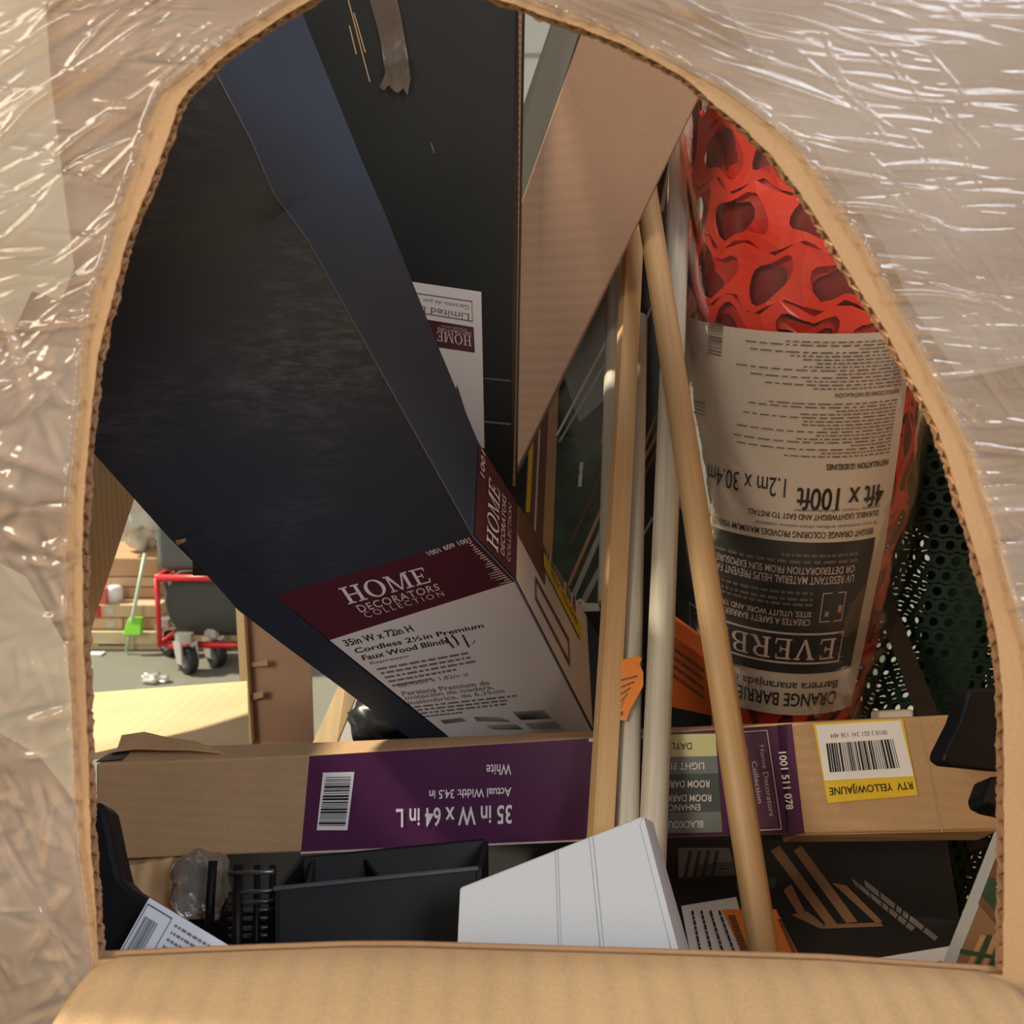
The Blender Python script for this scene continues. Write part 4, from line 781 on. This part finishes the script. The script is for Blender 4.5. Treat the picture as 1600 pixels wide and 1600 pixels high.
p = Print(PRb, .0006)
p.quad([(1084, 1520), (1182, 1520), (1150, 1404), (1064, 1418)], WHITE, 3); p.quad([(1172, 1520), (1260, 1520), (1212, 1424), (1128, 1424)], ORANGE, 4)
for k in range(4): p.greek([(1080 + k * 14, 1428), (1094 + k * 18, 1500), (1097.5 + k * 18, 1500), (1083 + k * 14, 1426)], BLACK, 50 + k, 5, .05, .14)
p.text('CAUTION', [(1137, 1434), (1160, 1498), (1172, 1497), (1148, 1434)], BROWNPR, 5) if False else p.greek([(1137, 1434), (1160, 1498), (1172, 1497), (1148, 1434)], BROWNPR, 55, 5, .03, .06)
p.greek([(1215, 1440), (1240, 1497), (1246, 1497), (1220, 1440)], BROWNPR, 57, 5, .1, .2)
p.build('warning_label', rb)
PL = Plane(pt(1320, 1504, .80), pt(1490, 1478, .80), pt(1400, 1560, .74))
mb = MB(); mb.hexa([PL(1310, 1506), PL(1486, 1477), PL(1500, 1600), PL(1310, 1600)], PL.n * -.012, WHITE); wl = thing('white_leaflet', 'white printed leaflet lying at the lower right against the fold', 'leaflet', PL(1400, 1600)); mb.build('leaflet_sheet', wl, bevel=.001)
p = Print(PL)
for k in range(2): p.greek([(1405, 1510 + k * 7), (1452, 1504 + k * 7), (1452, 1507 + k * 7), (1405, 1513 + k * 7)], GREYTXT, 33 + k, 1)
p.quad([(1464, 1516), (1472, 1516), (1472, 1502), (1464, 1503)], BLACK, 1); p.build('leaflet_print', wl)
px_ = thing('photo_box', 'white-edged box with garden photos, standing at the lower right edge', 'cardboard box', pt(1550, 1640, .7))
PX = Plane(pt(1565, 1300, .74), pt(1640, 1320, .74), pt(1478, 1510, .70))
mb = MB(); mb.hexa([PX(1576, 1295), PX(1690, 1310), PX(1690, 1640), PX(1442, 1640)], PX.n * -.02 , flat('box_white_edge', (.48, .48, .46), .5, noise=.1, scale=300)); mb.build('box_body', px_, bevel=.001)
p = Print(PX)
p.quad([(1488, 1530), (1640, 1560), (1640, 1296), (1578, 1296)], flat('box_paper', (.42, .42, .40), .5), .5); p.quad([(1528, 1412), (1556, 1445), (1600, 1300), (1572, 1296)], BROWNPR, 1); p.quad([(1533, 1400), (1556, 1425), (1580, 1380), (1545, 1370)], LEAFPR, 2)
p.quad([(1485, 1525), (1600, 1560), (1600, 1480), (1530, 1412)], DT, 1)
for k in range(5): p.quad([(1505 + k * 12, 1520), (1513 + k * 12, 1520), (1540 + k * 10, 1462), (1532 + k * 10, 1460)], LEAFPR if k % 2 else TIMBER, 2)
p.quad([(1498, 1490), (1560, 1500), (1560, 1494), (1500, 1482)], LEAFPR, 3); p.build('photo_print', px_)
def plate(name, out, d, th, label, cat, mat=BPLAST, bev=.003):
    P_ = Plane(pt(*out[0], d), pt(*out[len(out) // 3], d), pt(*out[2 * len(out) // 3], d - .02)); mb = MB(); mb.hexa([P_(*q_) for q_ in out], P_.n * -th, mat); o = mb.build(name, bevel=bev, seg=3); return tag(o, label, cat)
plate('black_plate', [(1516, 1080), (1530, 1075), (1620, 1078), (1620, 1206), (1560, 1206), (1486, 1198), (1474, 1190), (1476, 1178), (1500, 1130)], .84, .02, 'black plastic plate with rounded corner at the right edge above the carton', 'plastic part')
plate('black_bracket', [(1550, 1212), (1620, 1212), (1620, 1275), (1560, 1262), (1544, 1254), (1540, 1240)], .83, .02, 'small black plastic bracket just below the black plate at right', 'plastic part')
# orange printed box and stake
ob = thing('orange_box', 'orange printed box behind the tan dowel, left of the roll foot', 'cardboard box', pt(1060, 1150, 1.22))
PO = Plane(pt(1048, 985, 1.18), pt(1118, 1060, 1.16), pt(1048, 1110, 1.20))
mb = MB(); mb.hexa([PO(1030, 975), PO(1112, 1035), PO(1112, 1160), PO(1030, 1140)], PO.n * -.04, flat('deep_orange', (.62, .13, .02), .45)); mb.build('box_body', ob, bevel=.001)
p = Print(PO)
for k in range(4): p.greek([(1052, 1010 + k * 14), (1100, 1045 + k * 14), (1100, 1051 + k * 14), (1052, 1016 + k * 14)], BROWNPR, 120 + k, 1, .2, .5)
p.quad([(1030, 1100), (1112, 1118), (1112, 1160), (1030, 1140)], BLACK, 1); p.build('box_print', ob)
stick('wooden_stake', pt(1376, 925, 1.27), pt(1452, 1122, 1.19), [(-.011, -.006), (.011, -.006), (.011, .006), (-.011, .006)], flat('dark_stake', (.025, .017, .012), .8, spec=.1, noise=.3), 'dark brown stake leaning between the fence roll and the green netting', 'wooden stake', ext=(.2, .15))
# ============================================================ GREEN NETTING
NC = pt(1452, 900, 1.42); NR = .128
gn = thing('green_netting_roll', 'dark green plastic netting roll at the right, light showing through its mesh', 'netting roll', (NC.x, NC.y, .3))
def netp(th, t, off):
    z = lerp(.3, 1.30, t); r_ = NR + off + .006 * math.sin(th * 3 + z * 9); return Vector((NC.x + .05 * (z - .8) + r_ * math.sin(th), NC.y - r_ * math.cos(th), z))
GNM = flat('green_plastic', (.004, .030, .018), .42)
for nm, of, nt_, na, ph in (('netting', 0, 50, 46, 0),):
    v, f = netting(nt_, na, 0, 1, of, .62, .5, mapper=lambda th, t, off: netp(th + ph, t, off), n=10); o = link(nm, v, f, GNM, gn, smooth=False, bevel=-1); s_ = o.modifiers.new('strand', 'SOLIDIFY'); s_.thickness = .0022
v = []; f = []
for i in range(13):
    for k in range(25): v.append(netp(lerp(float(np.interp(i, (0, 7.0, 8.0, 12), (.35, .35, -1.6, -1.6))), 2.8, k / 24), i / 12, -.045))
for i in range(12):
    for k in range(24): q_ = i * 25 + k; f.append([q_, q_ + 1, q_ + 26, q_ + 25])
link('packed_core', v, f, flat('green_core', (.004, .014, .011), .6), gn, smooth=True)
mb = MB(); mb.hexa([pt(1374, 1111, 1.2), pt(1428, 1108, 1.2), pt(1432, 1150, 1.18), pt(1374, 1150, 1.18)], Vector((0, .03, -.01)), CREAM); o = mb.build('white_block', bevel=.003); tag(o, 'small off-white block behind the shade carton, at the netting foot', 'block')
# ============================================================ WAREHOUSE BACKGROUND
def fl(px, py): return ptz(px, py, 0)
YC = fl(300, 1052).y; S = YC / F / CT   # metres per picture row near the cart
cart = thing('utility_cart', 'grey fabric cart with red frame and caster wheels beyond the bin', 'cart', (fl(340, 1030).x, YC + .3, 0))
def cz(py, Y): return pty(800, py, Y).z
def cx(px, Y): return pty(px, 950, Y).x
Yc = YC + .04; RF = flat('red_frame', (.55, .025, .03), .35); FAB = flat('grey_fabric', (.055, .06, .055), .8, noise=.2, scale=6); FABL = flat('pale_grey_fabric', (.11, .125, .12), .8, noise=.2, scale=6)
x0, x1 = cx(244, Yc), cx(244, Yc) + .50; zt, zb = cz(905, Yc), cz(998, Yc)
mb = MB(); v = []; f = []
for j in range(9):
    t = j / 8; z = lerp(zb, zt - .01, t); ins = .05 * (1 - t) ** 3 + .012
    bul = .03 * math.sin(math.pi * t)
    ring = []
    for k in range(32):
        a_ = 2 * math.pi * k / 32; c_, s_ = math.cos(a_), math.sin(a_); e_ = .35
        ring.append(((x0 + x1) / 2 + ((x1 - x0) / 2 - ins) * math.copysign(abs(c_) ** e_, c_), Yc + .13 + (.11 - ins * .5 + bul) * math.copysign(abs(s_) ** e_, s_), z))
    v += ring
for j in range(8):
    for k in range(32): f.append([j * 32 + k, j * 32 + (k + 1) % 32, j * 32 + 32 + (k + 1) % 32, j * 32 + 32 + k])
f += [list(range(31, -1, -1)), [8 * 32 + k for k in range(32)]]
link('fabric_bag', v, f, FAB, cart, smooth=True)
mb = MB(); mb.box((x0 - .01, Yc + .04, zt + .02), (x1 - .06, Yc + .22, cz(760, Yc)), FABL); mb.build('upper_bag', cart, bevel=.04, seg=4)
mb = MB(); r_ = .014
for Y_ in (Yc + .02, Yc + .24):
    mb.tube([(x0, Y_, zt), (x1, Y_, zt)], r_, RF); mb.tube([(x0 + .03, Y_, zb - .03), (x1, Y_, zb - .03)], r_, RF)
    for x in (x0, x1): mb.tube([(x, Y_, zb - .03), (x, Y_, zt)], .01, RF)
for x in (x0, x1):
    for z in (zt, zb - .03): mb.tube([(x, Yc + .02, z), (x, Yc + .24, z)], .012, RF)
mb.build('frame', cart, smooth=True)
RUB = flat('black_rubber', (.014, .016, .02), .5); STL = flat('zinc', (.55, .56, .55), .3, .7)
def caster(c, r):
    c = Vector(c); cs = MB(); dirv = Vector((.72, -.70, 0)).normalized(); axl = Vector((dirv.y, -dirv.x, 0))
    for s_ in (-1, 1): q_ = c + axl * (.028 * s_); cs.hexa([q_ + dirv * .02 + Vector((0, 0, -.01)), q_ - dirv * .02 + Vector((0, 0, -.01)), q_ - dirv * .045 + Vector((0, 0, r + .02)), q_ + dirv * .01 + Vector((0, 0, r + .02))], axl * .008 * s_, STL)
    cs.tube([c - dirv * .02 + Vector((0, 0, r + .015)), c - dirv * .02 + Vector((0, 0, r + .05))], .035, STL, 14); fork = cs.build('caster_fork', cart)
    w = MB(); prof = [(-.02, r * .55), (-.02, r * .9), (-.012, r), (.012, r), (.02, r * .9), (.02, r * .55)]; n = 28; vv = []; ff = []
    for k in range(n):
        a_ = 2 * math.pi * k / n
        for h, rad in prof: vv.append(c + axl * h + (dirv * math.cos(a_) + Vector((0, 0, 1)) * math.sin(a_)) * rad)
    for k in range(n):
        for i in range(6): ff.append([k * 6 + i, k * 6 + (i + 1) % 6, ((k + 1) % n) * 6 + (i + 1) % 6, ((k + 1) % n) * 6 + i])
    w.add(vv, ff, RUB); w.tube([c - axl * .015, c + axl * .015], r * .56, flat('wheel_hub', (.25, .26, .27), .4), 20); ww = w.build('caster_wheel', fork, smooth=False)
for px, Y_ in ((290, YC), (335, YC + .09), (262, YC + .24), (440, YC), (446, YC + .22)): caster((cx(px, Y_), Y_, .052), .052)
# pallet with boxes behind the cart
YP = fl(200, 1021).y + .06; PINE = wood('pallet_wood', (.52, .42, .25), (.72, .60, .38), .7, (3, 60, 60)); zd = cz(986, YP)
pal = thing('wood_pallet', 'pale wooden pallet on the concrete floor behind the cart', 'pallet', (cx(200, YP), YP + .4, 0))
for k in range(6): mb = MB(); mb.box((cx(100, YP), YP + k * .17, zd - .018), (cx(360, YP), YP + k * .17 + .12, zd), PINE); mb.build('deck_board', pal)
mb = MB(); mb.box((cx(100, YP), YP - .018, zd - .05), (cx(360, YP), YP - .0005, zd), PINE); mb.build('lead_board', pal)
for px0, px1 in ((100, 150), (192, 275), (318, 360)): mb = MB(); mb.box((cx(px0, YP), YP + .0, .015), (cx(px1, YP), YP + .95, zd - .018), PINE); mb.build('block', pal)
for y0_ in (0, .85): mb = MB(); mb.box((cx(100, YP), YP + y0_, 0), (cx(360, YP), YP + y0_ + .1, .015), PINE); mb.build('base_board', pal)
def ctn(px0, py0, px1, py1, Y, dpt, mat, label, prints=()):
    t_ = thing('stacked_carton', label, 'cardboard box', (cx((px0 + px1) / 2, Y), Y + dpt / 2, cz(py1, Y)), 'cartons on the pallet')
    zlo = max(cz(py1, Y), ZB[0] if py0 < 960 else zd + .001); ztop = cz(py0, Y); ZB[0] = ztop + .001
    mb = MB(); mb.box((cx(px0, Y), Y, zlo), (cx(px1, Y), Y + dpt, ztop), mat); mb.build('carton_body', t_, bevel=.006)
    if prints:
        mb = MB()
        for a0, b0, a1, b1, mt in prints: mb.box((cx(a0, Y), Y - .002, cz(b1, Y)), (cx(a1, Y), Y - .0005, cz(b0, Y)), mt)
        mb.build('printed_panel', t_)
YS = YP + .14; YJ = YS - .12; ZB = [zd + .001]; KA = kraft('kraft_far', (.50, .31, .17)); KB = kraft('kraft_far_pale', (.58, .41, .26)); GL_ = flat('grey_label', (.5, .5, .48), .5)
ctn(110, 966, 190, 985, YJ, .5, KB, 'bottom left carton on the far pallet, with a grey label', ((165, 970, 178, 980, GL_),)); ctn(191, 966, 250, 985, YJ, .5, KA, 'bottom right carton on the far pallet behind the green dustpan')
ctn(110, 945, 250, 965, YJ, .5, KB, 'wide pale carton second from the bottom on the far pallet', ((166, 949, 178, 960, GL_), (150, 946, 158, 964, RF)))
ctn(110, 918, 250, 944, YS, .4, KA, 'wide brown carton in the middle of the far pallet stack'); ctn(110, 902, 250, 917, YS, .38, KB, 'thin pale carton above the middle of the far pallet stack'); ctn(110, 872, 250, 901, YS, .42, KA, 'top carton of the far pallet stack under the plastic bundle')
mb = MB()
def lump3(d): return 1 + .12 * math.sin(d.x * 8 + d.z * 5) + .1 * math.sin(d.z * 9 - d.y * 7) + .06 * math.sin(d.x * 17)
mb.ell((cx(205, YS), YS + .2, cz(872, YS) + .225), (.16, .16, .20), film('bundle_film', haze=(.55, .9), hazecol=(.72, .70, .62), rough=.2, fres=1.4, bump=.7, bscale=14), 36, 26, lump3); o = mb.build('plastic_bundle', smooth=True); tag(o, 'crumpled clear plastic bundle on top of the far carton stack', 'plastic bundle')
YW = YS - .06; YQ = YP - .06
mb = MB(); n = 16; mb.tube([(cx(180, YW), YW, cz(945, YJ) + .001), (cx(180, YW), YW, cz(918, YW)), (cx(180, YW), YW, cz(915, YW))], [.034, .034, .022], flat('white_jug', (.75, .75, .75), .4), 18); o = mb.build('white_jug', smooth=True); tag(o, 'small white plastic jug in front of the far carton stack', 'jug')
YD = YP - .06
dp = thing('green_dustpan', 'bright green dustpan with long pale green handle by the pallet', 'dustpan', (cx(207, YD), YD, 0))
GRN = flat('lime_plastic', (.20, .62, .03), .4); mb = MB(); zz0, zz1 = cz(990, YD), cz(966, YD); mb.hexa([(cx(193, YD), YD - .03, zz0), (cx(222, YD), YD - .03, zz0), (cx(220, YD), YD, zz1), (cx(199, YD), YD, zz1)], Vector((0, .03, 0)), GRN); mb.build('pan', dp, bevel=.004)
mb = MB(); mb.tube([(cx(195, YD), YD - .01, 0.01), (cx(206, YD), YD, cz(966, YD)), (cx(224, YD), YD + .05, cz(868, YD))], .0075, flat('pale_green_handle', (.45, .62, .42), .4), 10); mb.build('handle', dp, smooth=True)
rp_ = MB(); rp_.box((cx(147, YP), YP + .03, zd), (cx(162, YP), YP + .08, cz(922, YP)), flat('faded_red', (.62, .14, .10), .45)); o = rp_.build('red_post', bevel=.004); tag(o, 'short faded red post standing on the pallet left of the carton stack', 'post')
mb = MB()
def lump4(d): return 1 + .25 * math.sin(d.x * 9) + .2 * math.sin(d.y * 11)
c_ = fl(240, 1066); mb.ell((c_.x, c_.y, .012), (.05, .03, .02), film('bundle_film'), 20, 12, lump4); o = mb.build('film_scrap', smooth=True); tag(o, 'scrap of clear film lying on the concrete floor', 'plastic scrap')
c_ = fl(150, 1026); mb = MB(); mb.box((c_.x - .04, c_.y, 0), (c_.x + .02, c_.y + .05, .008), WHITE); o = mb.build('paper_scrap'); tag(o, 'white paper scrap on the floor in front of the pallet', 'paper scrap')
mb = MB(); mb.box((cx(486, 4.6), 4.6, 0), (cx(560, 4.6), 4.9, cz(1012, 4.6) + .15), BPLAST); o = mb.build('black_crate', bevel=.01); tag(o, 'dark crate on the floor beyond the back cutout', 'crate')
